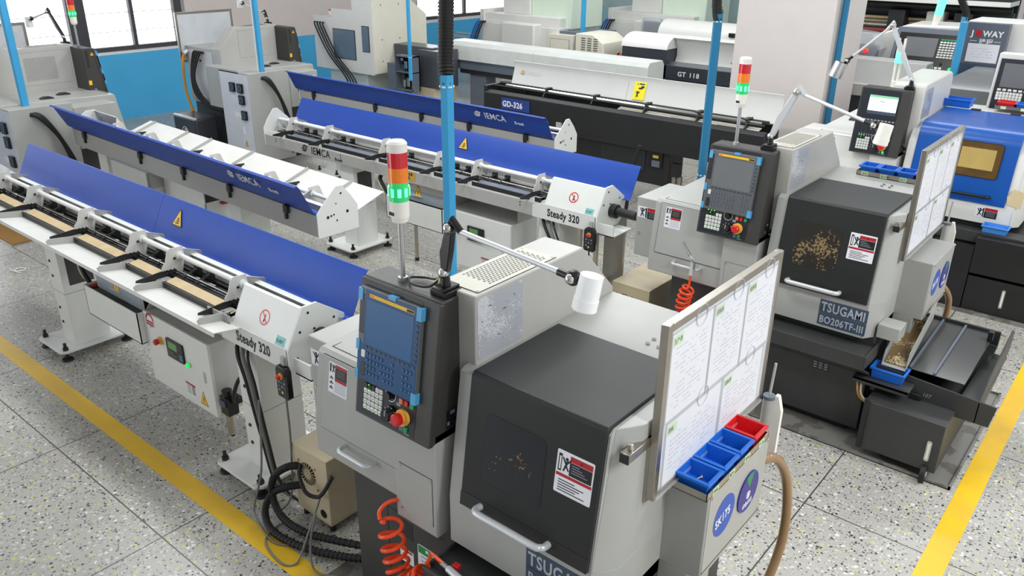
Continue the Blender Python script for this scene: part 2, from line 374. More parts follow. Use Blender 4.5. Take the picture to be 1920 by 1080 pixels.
# ------------------------------------------------------------------ stickers
def sticker(F, w, h, parent, name='warning_sticker', T=None, kind='door'):
    m = MB(T).at(F); e = .0006
    if kind == 'door':           # white sheet, pictogram left, black block with red bars
        m.rrect(0, w, 0, h, e, paper, r=.006); m.rect(.02*w, .98*w, .40*h, .47*h, 2*e, redst)
        m.rect(.36*w, .96*w, .49*h, .80*h, 2*e, txblack); m.rect(.36*w, .96*w, .81*h, .94*h, 2*e, redst); m.tri(.66*w, .84*h, .05*w, .07*h, 3*e, txblack)
        m.rect(.05*w, .14*w, .52*h, .92*h, 2*e, txblack); m.rect(.08*w, .12*w, .56*h, .86*h, 3*e, paper)
        man(m, .23*w, .54*h, .34*h, 2*e)
        for i in range(5): m.rect(.10*w, (.55+.35*((i*37) % 10)/10)*w, (.31-.06*i)*h, (.33-.06*i)*h, 2*e, inkd)
        for i in range(4): m.rect(.42*w, (.62+.25*((i*53) % 10)/10)*w, (.74-.055*i)*h, (.755-.055*i)*h, 3*e, ink)
    elif kind == 'tall':
        m.rrect(0, w, 0, h, e, paper, r=.004); m.rect(.34*w, .97*w, .52*h, .86*h, 2*e, txblack); m.rect(.34*w, .97*w, .86*h, .96*h, 2*e, redst); m.rect(.34*w, .97*w, .42*h, .52*h, 2*e, redst)
        m.rect(.05*w, .13*w, .68*h, .95*h, 2*e, txblack); man(m, .22*w, .68*h, .26*h, 2*e)
        for i in range(3): m.rect(.06*w, .26*w, (.46-.16*i)*h, (.49-.16*i)*h, 2*e, inkd); m.tri(.16*w, (.50-.16*i)*h, .14*w, .06*h, 2*e, inkd)
        for i in range(7): m.rect(.34*w, .93*w, (.37-.05*i)*h, (.385-.05*i)*h, 2*e, ink)
        for i in range(4): m.rect(.42*w, .85*w, (.79-.06*i)*h, (.80-.06*i)*h, 3*e, ink)
    elif kind == 'wide':
        m.rect(0, w, 0, h, e, paper); m.rect(.42*w, w, 0, .62*h, 2*e, txblack); m.rect(.42*w, w, .64*h, .96*h, 2*e, redst); man(m, .17*w, .1*h, .8*h, 2*e)
        m.rect(.34*w, .40*w, .05*h, .9*h, 2*e, txblack)
        for i in range(4): m.rect(.5*w, .92*w, (.5-.12*i)*h, (.53-.12*i)*h, 3*e, ink)
    elif kind == 'bolt':
        m.tri(w/2, 0, w, h, e, txblack); m.tri(w/2, .06*h, .84*w, .84*h, 2*e, yellow)
        m.prism([(.53*w, .62*h), (.40*w, .36*h), (.49*w, .37*h), (.43*w, .14*h), (.60*w, .42*h), (.51*w, .41*h), (.58*w, .62*h)], 2*e, 3*e, txblack, 'z')
    elif kind == 'crush':
        m.tri(w/2, 0, w, h, e, txblack); m.tri(w/2, .05*h, .86*w, .86*h, 2*e, yellow)
        m.rect(.3*w, .66*w, .14*h, .20*h, 3*e, txblack); m.rect(.36*w, .7*w, .27*h, .32*h, 3*e, txblack); m.rect(.40*w, .62*w, .39*h, .44*h, 3*e, txblack); m.rect(.5*w, .56*w, .2*h, .5*h, 3*e, txblack)
    elif kind == 'notouch':
        m.ring(w/2, h/2, w/2, w*.10, e, red); m.prism([(.16*w, .80*h), (.22*w, .86*h), (.84*w, .2*h), (.78*w, .14*h)], 0, 1.2*e, red, 'z')
        m.prism([(.42*w, .2*h), (.55*w, .2*h), (.6*w, .55*h), (.52*w, .78*h), (.46*w, .55*h)], 0, .8*e, txblack, 'z')
    elif kind == 'redarc':
        m.rrect(0, w, 0, h*.72, e, paper, r=.01); m.ring(w/2, h*.5, w*.5, w*.16, e*2, redst); m.rect(0, w, .12*h, .5*h, 3*e, paper)
        for i in range(2): m.rect(.04*w, .96*w, (.16+.17*i)*h, (.29+.17*i)*h, 4*e, redst)
    elif kind == 'small':
        m.rect(0, w, 0, h, e, paper)
        m.rect(.0, w, .86*h, h, 2*e, redst)
        for i in range(5): m.rect(.1*w, .5*w, (.74-.14*i)*h, (.78-.14*i)*h, 2*e, inkd); m.rect(.6*w, .92*w, (.74-.14*i)*h, (.81-.14*i)*h, 2*e, inkd)
    return m.build(name, parent, smooth=False)
def man(m, a, b, h, t):      # falling figure pictogram
    m.disc(a+.12*h, b+.86*h, .11*h, t*1.5, txblack, n=10)
    for p in ([(0, .5), (.14, .78), (.26, .74), (.16, .42)], [(.02, .48), (-.22, .9), (-.15, .94), (.1, .6)], [(.2, .72), (.42, .95), (.47, .88), (.26, .6)], [(.02, .46), (-.12, 0), (-.02, 0), (.14, .40)], [(.12, .46), (.34, .12), (.26, .06), (.04, .40)]):
        m.prism([(a+x*h, b+y*h) for x, y in p], 0, t*1.4, txblack, 'z')

def handle(F, w, r, out, parent, T=None, m=silverp, name='handle'):
    b = MB(T).at(F); k = r*2.2
    b.tube([(0, 0, 0), (0, 0, out*.6), (k*.3, 0, out-k*.3), (k, 0, out), (w/2, 0, out), (w-k, 0, out), (w-k*.3, 0, out-k*.3), (w, 0, out*.6), (w, 0, 0)], r, m, n=12, sub=4)
    return b.build(name, parent)

def estop(F, a, b_, r, parent, T=None, depth=.03, name='emergency_stop'):
    m = MB(T).at(F); m.cyl((a, b_, 0), (a, b_, depth*.3), r*1.35, ery, n=20); m.cyl((a, b_, depth*.3), (a, b_, depth*.55), r*.8, ery, n=20)
    m.cyl((a, b_, depth*.55), (a, b_, depth*1.05), r*.95, red, r1=r, n=20); m.cyl((a, b_, depth*1.05), (a, b_, depth*1.2), r, red, r1=r*.7, n=20)
    return m.build(name, parent)

def signal_light(parent, T, x, y, z0, pole=.255, lit=True, r=.037, h=.275):
    s = MB(T); s.cyl((x, y, z0), (x, y, z0+.018), .02, alu, n=6); s.cyl((x, y, z0), (x, y, z0+pole), .0115, alu)
    po = s.build('signal_light', parent); z = z0+pole
    b = MB(T); b.cyl((x, y, z-.012), (x, y, z+.01), r*.8, ivory, r1=r*.97, n=24); b.cyl((x, y, z+.01), (x, y, z+.07), r*.97, ivory, n=24); b.box(x-.018, x+.006, y-r-.001, y-r+.01, z+.018, z+.03, inkd)
    b.build('light_base', po)
    z += .07
    g = MB(T); g.cyl((x, y, z), (x, y, z+.016), r*.98, lensg, n=24); g.cyl((x, y, z+.016), (x, y, z+.056), r*1.08, lensg, n=24); g.cyl((x, y, z+.056), (x, y, z+.072), r*.98, lensg, n=24)
    if lit:
        for a0 in range(0, 360, 40):
            a = math.radians(a0); X = x+math.cos(a)*r*.86; Y = y+math.sin(a)*r*.86
            g.cyl((X, Y, z+.02), (X, Y, z+.052), .0105, lensglit, n=8)
    g.build('green_lens', po)
    b = MB(T); b.cyl((x, y, z+.072), (x, y, z+.127), r, lenso, n=24); b.build('orange_lens', po)
    b = MB(T); b.cyl((x, y, z+.127), (x, y, z+.142), r*.99, lensr, n=24); b.cyl((x, y, z+.142), (x, y, z+.184), r, lensr, n=24); b.build('red_lens', po)
    b = MB(T); b.cyl((x, y, z+.184), (x, y, z+.215), r*1.02, ivory, n=24); b.cyl((x, y, z+.215), (x, y, z+.224), r*1.02, ivory, r1=r*.8, n=24); b.build('light_cap', po)
    return po

# ------------------------------------------------------------------ CNC lathe with sloping hood
def pendant(root, T, style):
    # tilted control box; local frame s: width .43, t: height .585 on the face
    a = math.atan2(.085, .58)
    Wd, Ht = .43, .585
    F = fr((-2.33, -.055, 1.18), (1, 0, 0), (0, math.sin(a), math.cos(a)))
    b = MB(T).prism([(-.05, 1.178), (.032, 1.765), (.155, 1.765), (.155, 1.178)], -2.325, -1.905, pend)
    po = b.build('control_pendant', root, bevel=.006)
    f = MB(T).at(F @ Matrix.Translation((0, 0, -.012)))
    f.rrect(0, Wd, 0, Ht, .022, pend, r=.006); fo = f.build('front_door', po, bevel=.003)
    f = MB(T).at(F); f.rect(.012, .345, .012, .575, .0112, pface); f.rect(.345, .347, .05, .3, .0115, gap); fp = f.build('operator_panel', po)
    if style in ('film', 'grey'):
        body, scr = (film, film2) if style == 'film' else (sgrey, sglass)
        u = MB(T).at(F); u.rect(.018, .355, .168, .556, .03, sgrey); u.rect(.018, .05, .36, .53, .0305, pface); u.rect(.05, .352, .325, .552, .0312, body); u.rect(.018, .352, .17, .325, .0312, body)
        uo = u.build('display_unit', po, bevel=.003, label='display and keyboard unit under blue protective film' if style == 'film' else 'grey display and keyboard unit with blue tape corners')
        s = MB(T).at(F); s.rect(.062, .322, .326, .512, .0322, scr); s.build('screen', po)
        y_ = MB(T).at(F); y_.rect(.075, .322, .523, .537, .0325, yellow); y_.rect(.078, .10, .527, .533, .033, orange); y_.rect(.283, .32, .525, .535, .033, txblack); y_.build('brand_strip', po)
        for q in ((.012, .036, .50, .548), (.336, .36, .505, .556), (.334, .36, .166, .212), (.012, .03, .17, .21), (.012, .03, .29, .335), (.18, .22, .545, .56)):
            t = MB(T).at(F); t.rect(*q, .034, tape); t.build('blue_tape', po)
        k = MB(T).at(F); r = random.Random(3)
        for i in range(11): k.rrect(.06+.0265*i, .077+.0265*i, .309, .319, .0335, keyl, r=.002, k=2)
        for i in range(8): k.rrect(.332, .347, .335+.0235*i, .345+.0235*i, .0335, keyl, r=.002, k=2)
        for j in range(4):
            for i in range(13):
                if i in (8, 9) or r.random() < .1: continue
                X, Y = .078+.0205*i, .287-.027*j
                k.rrect(X-.0075, X+.0075, Y-.008, Y+.008, .0335, body, r=.003, k=2); k.rect(X-.004, X+.002, Y-.003, Y+.004, .0342, keydot); 
        k.rrect(.047, .066, .268, .298, .036, key, r=.003); k.rrect(.04, .068, .185, .245, .0325, pface, r=.012); k.build('keyboard', po)
    else:
        s = MB(T).at(F); s.rect(.06, .345, .33, .545, .014, pface); s.build('display_unit', po)
        s = MB(T).at(F); s.rect(.085, .33, .36, .525, .0152, lcd); s.rect(.085, .33, .505, .525, .0156, mat('screen_bar', (120, 190, 150), .4, emit=(140, 200, 150), estr=.4)); s.rect(.085, .33, .36, .388, .0156, plateblue); s.rect(.18, .22, .47, .475, .0156, discblue); s.rect(.13, .131, .39, .505, .0156, ink); s.rect(.16, .161, .39, .505, .0156, ink); s.rect(.24, .241, .39, .505, .0156, ink); s.build('screen', po, label='lit white screen')
        k = MB(T).at(F)
        for i in range(9): k.rrect(.07+.031*i, .09+.031*i, .30, .312, .014, ink, r=.002, k=2)
        k.build('soft_keys', po); k = MB(T).at(F)
        for j in range(3):
            for i in range(3): k.rrect(.15+.03*i, .172+.03*i, .26-.02*j, .274-.02*j, .014, ink, r=.002, k=2)
        k.build('number_keys', po); k = MB(T).at(F)
        for j in range(5):
            for i in range(10):
                if 2 <= i <= 5: continue
                k.rrect(.072+.029*i, .082+.029*i, .268-.022*j, .276-.022*j, .0135, keyl, r=.002, k=2)
        k.build('keyboard', po)
    k = MB(T).at(F)
    for j in range(5):
        for i in range(5):
            X, Y = .053+.0225*i, .038+.0235*j; dk = (j == 4 and i < 3)
            k.rrect(X, X+.0185, Y, Y+.0195, .017, pface if dk else key, r=.003, k=3)
            if not dk: k.rect(X+.006, X+.013, Y+.006, Y+.012, .0174, ink)
            if (i, j) in ((0, 3), (1, 4), (0, 0), (2, 0), (3, 0), (4, 0), (1, 3)): k.rect(X+.002, X+.008, Y+.0145, Y+.0185, .0176, ledg)
    k.build('button_keypad', po, bevel=.001)
    l = MB(T).at(F)
    for i in range(6): l.disc(.062+.0215*i, .164, .004, .014, ledg if i < 3 else ink, n=8); l.rect(.058+.0215*i, .067+.0215*i, .172, .18, .0122, ink)
    l.build('status_lamps', po)
    d = MB(T).at(F); d.cyl((.205, .15, .011), (.205, .15, .036), .019, blackgl, r1=.017, n=18); d.ring(.205, .15, .030, .003, .0125, txwhite); d.build('override_dial', po)
    d = MB(T).at(F); d.cyl((.213, .07, .011), (.213, .07, .022), .036, blackgl, n=20); d.cyl((.213, .07, .022), (.213, .07, .048), .027, rubber, r1=.024, n=10); d.rect(.21, .216, .07, .094, .0485, ink)
    for i in range(10): an = i*.62; d.rect(.213+.032*math.cos(an)-.002, .213+.032*math.cos(an)+.002, .07+.032*math.sin(an)-.002, .07+.032*math.sin(an)+.002, .0225, txwhite)
    d.build('handwheel', po)
    estop(F @ Matrix.Translation((0, 0, .011)), .283, .082, .026, po, T, depth=.045)
    for (X, Y, mm, nm) in ((.268, .146, btno, 'orange_button'), (.297, .146, red, 'red_button'), (.327, .146, btng if style != 'lit' else btngl, 'green_button'), (.299, .034, btng if style != 'lit' else btngl, 'start_button')):
        q = MB(T).at(F); q.rrect(X-.0095, X+.0095, Y-.011, Y+.011, .019, mm, r=.003, k=3); q.build(nm, po, bevel=.001)
    q = MB(T).at(F); q.rect(.262, .281, .018, .048, .0125, slate)
    for X in (.268, .297, .327): q.rect(X-.008, X+.008, .163, .171, .0125, ink)
    q.rect(.24, .262, .118, .132, .0125, ink); q.rect(.29, .32, .014, .018, .0125, ink); q.build('panel_legends', po)
    # key switch on the right cheek
    R = RIGHT(-1.905, .03, 1.225); q = MB(T).at(R); q.rect(.01, .075, 0, .075, .002, pface); q.rect(.03, .055, .055, .07, .0025, ink); q.rect(.012, .024, .01, .026, .0025, ink); q.cyl((.05, .022, 0), (.05, .022, .028), .013, blackgl, n=14); q.build('selector_switch', po)
    # rear cover of the pendant with yellow sign
    L_ = LEFT(-2.325, .15, 1.2); q = MB(T).at(L_); q.rect(.02, .05, .35, .54, .001, gap); q.build('rear_slot', po)
    q = MB(T).at(LEFT(-2.325, .145, 1.36)); q.rect(0, .035, 0, .05, .0012, yellow); q.build('yellow_label', po)
    sticker(LEFT(-2.325, .08, 1.68), .05, .045, po, kind='bolt', T=T)
    q = MB(T).at(LEFT(-2.325, .07, 1.22)); q.rect(0, .03, .02, .05, .012, blackgl); q.rect(0, .025, .055, .065, .012, ink); q.rect(-.03, -.005, .085, .095, .014, ink); q.build('cable_plug', po)
    return po

def lathe(name, label, loc, rz=0, style='film', colors=None, win=None, back=False, group=None):
    body, tower, door = colors or (beige, beige2, charcoal)
    root = thing(name, label, 'machine', loc, rz, group); T = TR(1.9, 0)
    wh = style == 'lit'
    # base cabinet
    b = MB(T); b.box(-2.55, -1.12, .07, 1.0, .06, .80, dkbase); b.box(-2.5, -1.2, .12, .9, 0, .06, black)
    bo = b.build('base_cabinet', root, bevel=.006)
    d = MB(T); F = FRONT(-2.33, .07, .1); d.at(F); d.rect(0, .005, 0, .52, .001, black); d.rect(0, .36, .515, .52, .001, black); d.rect(0, .06, 0, .005, .001, black)
    d.rect(.085, .165, .40, .49, .0012, blackgl); d.rect(.08, .16, .1, .25, .0012, blackgl); d.rect(.078, .165, .255, .33, .002, paper); d.rect(.085, .158, .315, .327, .0024, redst)
    for i in range(3): d.rect(.09, .15, .295-.013*i, .299-.013*i, .0024, ink)
    d.build('front_door', bo)
    q = MB(T).at(FRONT(-2.135, .07, .21)); q.rrect(0, .21, 0, .30, .002, paper, r=.01); q.rect(.004, .206, .255, .296, .0024, discgreen); 
    for i in range(9): q.rect(.02, .1+.09*((i*7) % 5)/5, .235-.024*i, .241-.024*i, .0024, ink)
    for i in range(3): q.rect(.05+.03*i, .068+.03*i, .272, .288, .0028, paper)
    q.build('notice_sheet', bo, label='white notice with a green heading')
    # ledge tray
    b = MB(T); b.box(-1.86, -1.10, -.15, .09, .665, .675, dkbase); b.box(-1.86, -1.10, -.16, -.148, .60, .695, dkbase); b.box(-1.865, -1.855, -.16, .09, .61, .695, dkbase); b.box(-1.105, -1.095, -.16, .09, .61, .695, dkbase)
    b.prism([(-.15, .60), (-.14, .60), (.08, .48), (.08, .45)], -1.86, -1.10, dkbase)
    b.build('ledge_tray', root, bevel=.002)
    q = MB(T).at(FRONT(-1.47, .07, .40)); q.rect(0, .11, 0, .075, .002, black); q.rect(.03, .11, .083, .125, .002, slate)
    for j in range(4):
        for i in range(3): q.rect(.008+.035*i, .032+.035*i, .008+.017*j, .017+.017*j, .0024, ink)
    q.build('rating_plate', root)
    # left block over the spindle
    b = MB(T); b.prism([(0, .785), (0, .93), (.055, 1.285), (.075, 1.30), (1.25, 1.33), (1.25, .785)], -2.715, -1.93, body)
    so = b.build('spindle_cover', root, bevel=.008)
    sl = math.atan2(.055, .355); F = fr((-2.67, 0, .93), (1, 0, 0), (0, math.sin(sl), math.cos(sl)))
    b = MB(T).at(F); b.rect(0, .52, 0, .36, .003, gap); b.rect(.004, .52, .004, .357, .006, body); do = b.build('spindle_door', root, bevel=.002)
    handle(FRONT(-2.50, 0, .90), .20, .011, .05, do, T)
    sticker(F @ Matrix.Translation((.045, .195, .0062)), .125, .145, do, kind='tall', T=T)
    b = MB(T).at(TOP(-2.67, .09, 1.301)); b.rect(0, .7, .01, .014, .001, gap); b.rect(0, .004, .01, 1.1, .001, gap); b.build('cover_seams', so)
    b = MB(T); b.prism([(.42, 1.305), (.42, 1.32), (.46, 1.335), (.52, 1.335), (.56, 1.32), (.56, 1.305)], -2.45, -2.39, black); b.build('cover_latch', so, bevel=.004)
    b = MB(T); b.prism([(.66, 1.31), (.66, 1.325), (.70, 1.34), (.76, 1.34), (.80, 1.325), (.80, 1.31)], -2.6, -2.54, black); b.build('cover_latch', so, bevel=.004)
    # guide box at the feeder end
    b = MB(T); b.box(-2.93, -2.70, .16, .62, .80, 1.25, body); go = b.build('guide_box', root, bevel=.005)
    sticker(FRONT(-2.92, .16, 1.10), .19, .085, go, kind='wide', T=T)
    b = MB(T).at(FRONT(-2.9, .16, .98)); b.disc(0, 0, .009, .008, chrome, n=14); b.build('lock_button', go)
    # column under the pendant
    b = MB(T); b.prism([(-2.145, .725), (-1.905, .725), (-1.905, 1.22), (-2.145, 1.22)], -.03, .30, body, 'y'); co = b.build('pendant_column', root, bevel=.006)
    b = MB(T).at(FRONT(-2.115, -.03, .775)); b.rect(0, .19, 0, .235, .0012, gap); b.rect(.002, .188, .002, .233, .003, body)
    for s_, t_ in ((.01, .012), (.18, .012), (.01, .224), (.18, .224)): b.disc(s_, t_, .005, .006, chrome, n=10)
    b.build('access_panel', co)
    # tower
    b = MB(T); b.prism([(.12, 1.20), (.12, 1.785), (.80, 1.785), (1.06, 1.52), (1.06, 1.20)] if not wh else [(.12, 1.20), (.12, 1.80), (.14, 1.82), (.98, 1.84), (1.03, 1.82), (1.06, 1.77), (1.08, 1.20)], -2.10 if wh else -2.03, -1.82, tower); to = b.build('electrics_tower', root, bevel=.02 if wh else .006)
    if not wh:
        b = MB(T).at(TOP(-2.015, .15, 1.7855)); b.rect(0, .18, 0, .48, .0015, gap); b.rect(.0015, .1785, .0015, .4785, .003, beigetop)
        for s_, t_ in ((.012, .012), (.168, .012), (.012, .468), (.168, .468)): b.disc(s_, t_, .006, .006, chrome, n=10)
        b.build('vent_plate', to)
        v = MB(T).at(TOP(-2.015, .15, 1.7885))
        for i in range(18):
            for j in range(11):
                X, Y = .018+.0135*j, .09+.0195*i+(.00975 if j % 2 else 0); v.rect(X, X+.0055, Y, Y+.0125, .0008, blackgl)
        v.build('vent_slots', to)
    v = MB(T).at(RIGHT(-1.8198, .13, 1.515)); v.rrect(0, .265, 0, .255, .0012, foil, r=.012)
    rr = random.Random(5)
    for i in range(26): X, Y = .02+.2*rr.random(), .02+.2*rr.random(); v.rect(X, X+.003+.02*rr.random(), Y, Y+.003, .0018, ink if i % 4 else inkd)
    v.build('instruction_sheet', to, label='crinkled silvery instruction sheet')
    # left face vent panel, seen from behind
    v = MB(T).at(LEFT(-2.0302, .78, 1.36)); v.rect(.02, .6, .02, .38, .0006, gap); v.rect(.0215, .5985, .0215, .3785, .0012, tower)
    if back == 'vent':
        for i in range(22):
            for j in range(20): v.rect(.10+.0155*i, .108+.0155*i, .07+.0125*j+(.006 if i % 2 else 0), .075+.0125*j+(.006 if i % 2 else 0), .0016, gap)
    v.build('side_panel', to)
    # hood body
    x1 = -1.12 if not wh else -.86
    b = MB(T); b.prism([(0, .73), (0, .955), (.075, 1.485), (.10, 1.50), (1.05, 1.50), (1.05, .73)] if not wh else [(0, .73), (0, .90), (.055, 1.33), (.12, 1.44), (.22, 1.50), (1.24, 1.50), (1.24, .73)], -1.86, x1-.065, body)
    b.prism([(0.0, .73), (0.0, .955), (.075, 1.485), (.10, 1.50), (1.05, 1.50), (1.05, .73)] if not wh else [(0, .73), (0, .90), (.055, 1.33), (.12, 1.44), (.22, 1.50), (1.24, 1.50), (1.24, .73)], x1-.065, x1-.06, body)
    b.prism([(x1-.06, 0), (x1, .09), (x1, 1.05), (x1-.06, 1.05)], .73, .955, body, 'z')
    b.add([(x1-.06, 0, .955), (x1, .09, .955), (x1, 1.05, .955), (x1-.06, 1.05, .955), (x1-.06, .10, 1.50), (x1, .19, 1.50), (x1, 1.05, 1.5), (x1-.06, 1.05, 1.5)], [(0, 1, 5, 4), (1, 2, 6, 5), (4, 5, 6, 7), (2, 3, 7, 6), (0, 3, 2, 1), (0, 4, 7, 3)], body)
    ho = b.build('hood_body', root, bevel=.004)
    th = math.atan2(.075, .53); xl, xr = (-1.79, x1-.07) if not wh else (-1.79, -.99)
    F = fr((xl, -.002, .955), (1, 0, 0), (0, math.sin(th), math.cos(th))); wd = xr-xl
    b = MB(T)
    if not wh: b.prism([(-.013, .955), (-.013, .965), (.062, 1.50), (.075, 1.513), (.60, 1.513), (.60, 1.49), (.1, 1.49), (.02, .955)], xl, xr, door)
    else: b.prism([(-.013, .90), (-.013, .935), (.052, 1.40), (.066, 1.45), (.10, 1.49), (.15, 1.511), (.22, 1.517), (.86, 1.53), (.86, 1.49), (.2, 1.49), (.02, .90)], xl, xr, door)
    dr = b.build('hood_door', root, bevel=.004)
    G = F @ Matrix.Translation((0, 0, .0125))
    if not wh:
        b = MB(T).at(G); b.rect(.0, wd, .0, .06, .0012, black); b.build('door_sill', dr)
        b = MB(T).at(G @ Matrix.Translation((.09, .145, 0))); b.rrect(0, .285, 0, .285, .0012, gap, r=.03); b.rrect(.003, .282, .003, .282, .002, win or wclean, r=.028); b.build('window', dr)
        handle(G @ Matrix.Translation((.105, .035, 0)), .325, .014, .05, dr, T)
        sticker(G @ Matrix.Translation((.42, .255, 0)), .155, .165, dr, kind='door', T=T)
    else:
        b = MB(T).at(G @ Matrix.Translation((.20, .16, 0))); b.rrect(0, .49, 0, .30, .004, gap, r=.03); b.rrect(.006, .484, .006, .294, .006, amber, r=.028); b.rrect(.17, .44, .07, .245, .0066, ambplate, r=.004); b.build('window', dr, label='amber tinted window')
        handle(G @ Matrix.Translation((.25, .01, 0)), .42, .013, .04, dr, T, m=blackgl)
        for hx in (.22, .55): b = MB(T); b.box(xl+hx, xl+hx+.08, .84, .90, 1.515, 1.54, black); b.build('hinge', dr, bevel=.003)
        sticker(FRONT(-1.2, -.001, .785), .17, .09, ho, kind='wide', T=T)
        b = MB(T).at(FRONT(-1.0, -.0012, .93)); b.prism([(.02, .0), (.13, -.02), (.135, .12), (.05, .14), (.03, .09), (.01, .07)], 0, .0006, mat('peeled_tan_patch', (214, 196, 156), .7), 'z'); b.build('peeled_patch', ho)
    for s_, t_ in ((0, 0), (.05, 0), (0, .05), (.05, .05)): MB(T).at(TOP(-1.42, .70, 1.5005)).disc(s_, t_, .009, .006, chrome, n=12).build('roof_screw', ho)
    if not wh and not back:
        b = MB(T).at(FRONT(-1.455, -.0015, .755)); b.rect(-.01, .285, -.005, .075, .0015, plateblue); b.rect(-.01, .285, .078, .165, .0015, plateblue)
        b.at(FRONT(-1.455, -.0030, .755)); b.text('TSUGAMI', .0, .09, .085, txgrey, bold=.0018, sx=.72); b.text('BO206TF-III', .0, .01, .066, txgrey, bold=.001, sx=.76); b.build('name_plate', ho)
    # side cabinet on the right
    if not wh:
        xe = -.95
        b = MB(T); b.prism([(.39, .50), (.39, 1.15), (.40, 1.165), (.90, 1.165), (.90, .785), (.52, .785)], -1.13, xe, body) if False else b.box(-1.13, xe, .39, .90, .785, 1.165, body)
        b.box(-1.13, -1.0, .39, .60, .50, .79, body)
        eo = b.build('side_cabinet', root, bevel=.005)
        b = MB(T).at(RIGHT(xe, .40, .79)); b.rect(.0, .5, .0, .37, .002, body); b.rect(0, .5, .018, .022, .0028, gap)
        for s_, t_ in ((.01, .36), (.49, .36), (.49, .03)): b.disc(s_, t_, .005, .006, chrome, n=10)
        b.build('cabinet_cover', eo)
        if not back:
            b = MB(T).at(RIGHT(xe, .40, .79)); b.disc(.14, .21, .088, .003, discblue, n=32); b.text('SK175', .07, .185, .062, txwhite, bold=.001, sx=.78, ext=.001) if False else None
            b.at(RIGHT(xe, .40, .79) @ Matrix.Translation((.14, .21, .0032)) @ Matrix.Rotation(math.radians(8), 4, 'Z')); b.text('SK175', -.073, -.02, .055, txwhite, bold=.0012, sx=.80, ext=.001); b.build('number_disc', eo, label='round blue disc with white lettering')
            b = MB(T).at(RIGHT(xe, .40, .79)); b.disc(.345, .20, .09, .008, discpurple, n=32); b.ring(.345, .20, .088, .004, .0085, discblue); b.prism([(.345, .215), (.312, .278), (.345, .288), (.378, .278)], .008, .0086, discgreen, 'z')
            b.ring(.345, .185, .018, .004, .009, txwhite); b.rect(.338, .352, .172, .196, .009, txwhite); b.at(RIGHT(xe, .40, .79) @ Matrix.Translation((.345, .135, .008))); b.text('设备状态', -.045, 0, .026, txwhite, sx=.85, ext=.001); b.build('status_dial', eo, label='round purple status dial with a green sector')
        b = MB(T); b.box(-1.12, -.99, .06, .2, .74, .83, body); b.build('junction_box', root, bevel=.004)
    if back:
        # rear electrical cabinet with fan grilles, hoses and back panel
        b = MB(T); b.box(-2.92, -2.25, .62, 1.25, .12, 1.31, beige); ro = b.build('rear_cabinet', root, bevel=.006)
        B = BACK(-2.25, 1.25, .12)
        b = MB(T).at(B); b.rect(.01, .66, .02, 1.17, .002, mat('rear_door_paint', (212, 216, 226), .4)); b.build('rear_door', ro)
        for s_, t_ in ((.25, .93), (.43, .93), (.44, .78), (.46, .58)):
            b = MB(T).at(B); b.rrect(s_, s_+.11, t_, t_+.12, .03, blackgl, r=.01); b.ring(s_+.055, t_+.06, .045, .012, .034, slate); b.ring(s_+.055, t_+.06, .022, .006, .034, slate); b.build('fan_grille', ro)
        MB(T).at(B).rect(.27, .42, .60, .66, .004, paper).build('paper_label', ro); MB(T).at(B).rect(.43, .47, .38, .48, .004, paper).build('paper_label', ro)
        sticker(B @ Matrix.Translation((.43, .22, .003)), .08, .09, ro, kind='bolt', T=T)
        b = MB(T).at(BACK(-1.2, 1.05, .78)); b.rect(.0, .60, .02, .68, .003, mat('back_panel_paint', (206, 208, 212), .4)); b.rect(.27, .31, .53, .56, .006, inkd); b.build('back_panel', ho)
        b = MB(T)
        for i in range(4):
            xx = -1.45-.055*i; b.tube([(xx, 1.06, 1.44), (xx+.05, 1.10, 1.42), (xx+.12+.03*i, 1.13, 1.1), (xx+.05, 1.14, .85), (xx-.2, 1.12, .72), (xx-.35, 1.1, .68)], .014, rubber, n=8, sub=6)
        b.build('coolant_hoses', root)
        b = MB(T); b.tube([(-1.18, 1.08, 1.42), (-1.14, 1.12, 1.30), (-1.14, 1.14, .9), (-1.28, 1.14, .55), (-1.36, 1.14, .4)], .021, hoseorange, n=10, sub=6); b.cyl((-1.18, 1.05, 1.43), (-1.18, 1.12, 1.40), .03, silverp); b.build('air_hose', root, label='amber air hose')
        # cable bundle on the feeder side
        b = MB(T)
        for k in range(2): b.tube([(-2.915, 1.05-.03*k, 1.24), (-2.96, .98-.03*k, 1.2), (-2.97, .82, .95), (-2.98, .74-.03*k, .6), (-2.97, .70, .2)], .022, rubber, n=8, sub=6)
        b.build('cable_bundle', root)
    po = pendant(root, T, style)
    return root, T, po
L1_ = None
m1, T1, p1 = lathe('cnc_lathe', 'nearest grey lathe, screen under blue film, dark hood and round blue discs', (-1.9, 1.88, 0), style='film')
signal_light(p1, T1, -2.165, .085, 1.765)
m2, T2, p2 = lathe('cnc_lathe', 'grey lathe behind the nearest one, unlit grey screen and chip-spattered hood window', (-1.9, 4.83, 0), style='grey', win=wdirty)
signal_light(p2, T2, -2.19, .085, 1.765)
m3, T3, p3 = lathe('cnc_lathe', 'white lathe with a bright blue sliding hood and lit white screen', (-1.9, 7.78, 0), style='lit', colors=(white, white, doorblue))
b1_, T4, p4 = lathe('cnc_lathe', 'grey lathe seen from behind at the left edge, dotted vent panel below the window', (-10.2, 4.35, 0), math.pi, style='grey', back='vent')
b2_, T5, p5 = lathe('cnc_lathe', 'grey lathe seen from behind against the blue wall, four fan grilles on its rear cabinet', (-10.45, 7.3, 0), math.pi, style='grey', back='plain')
signal_light(p4, T4, -2.1, .085, 1.765)

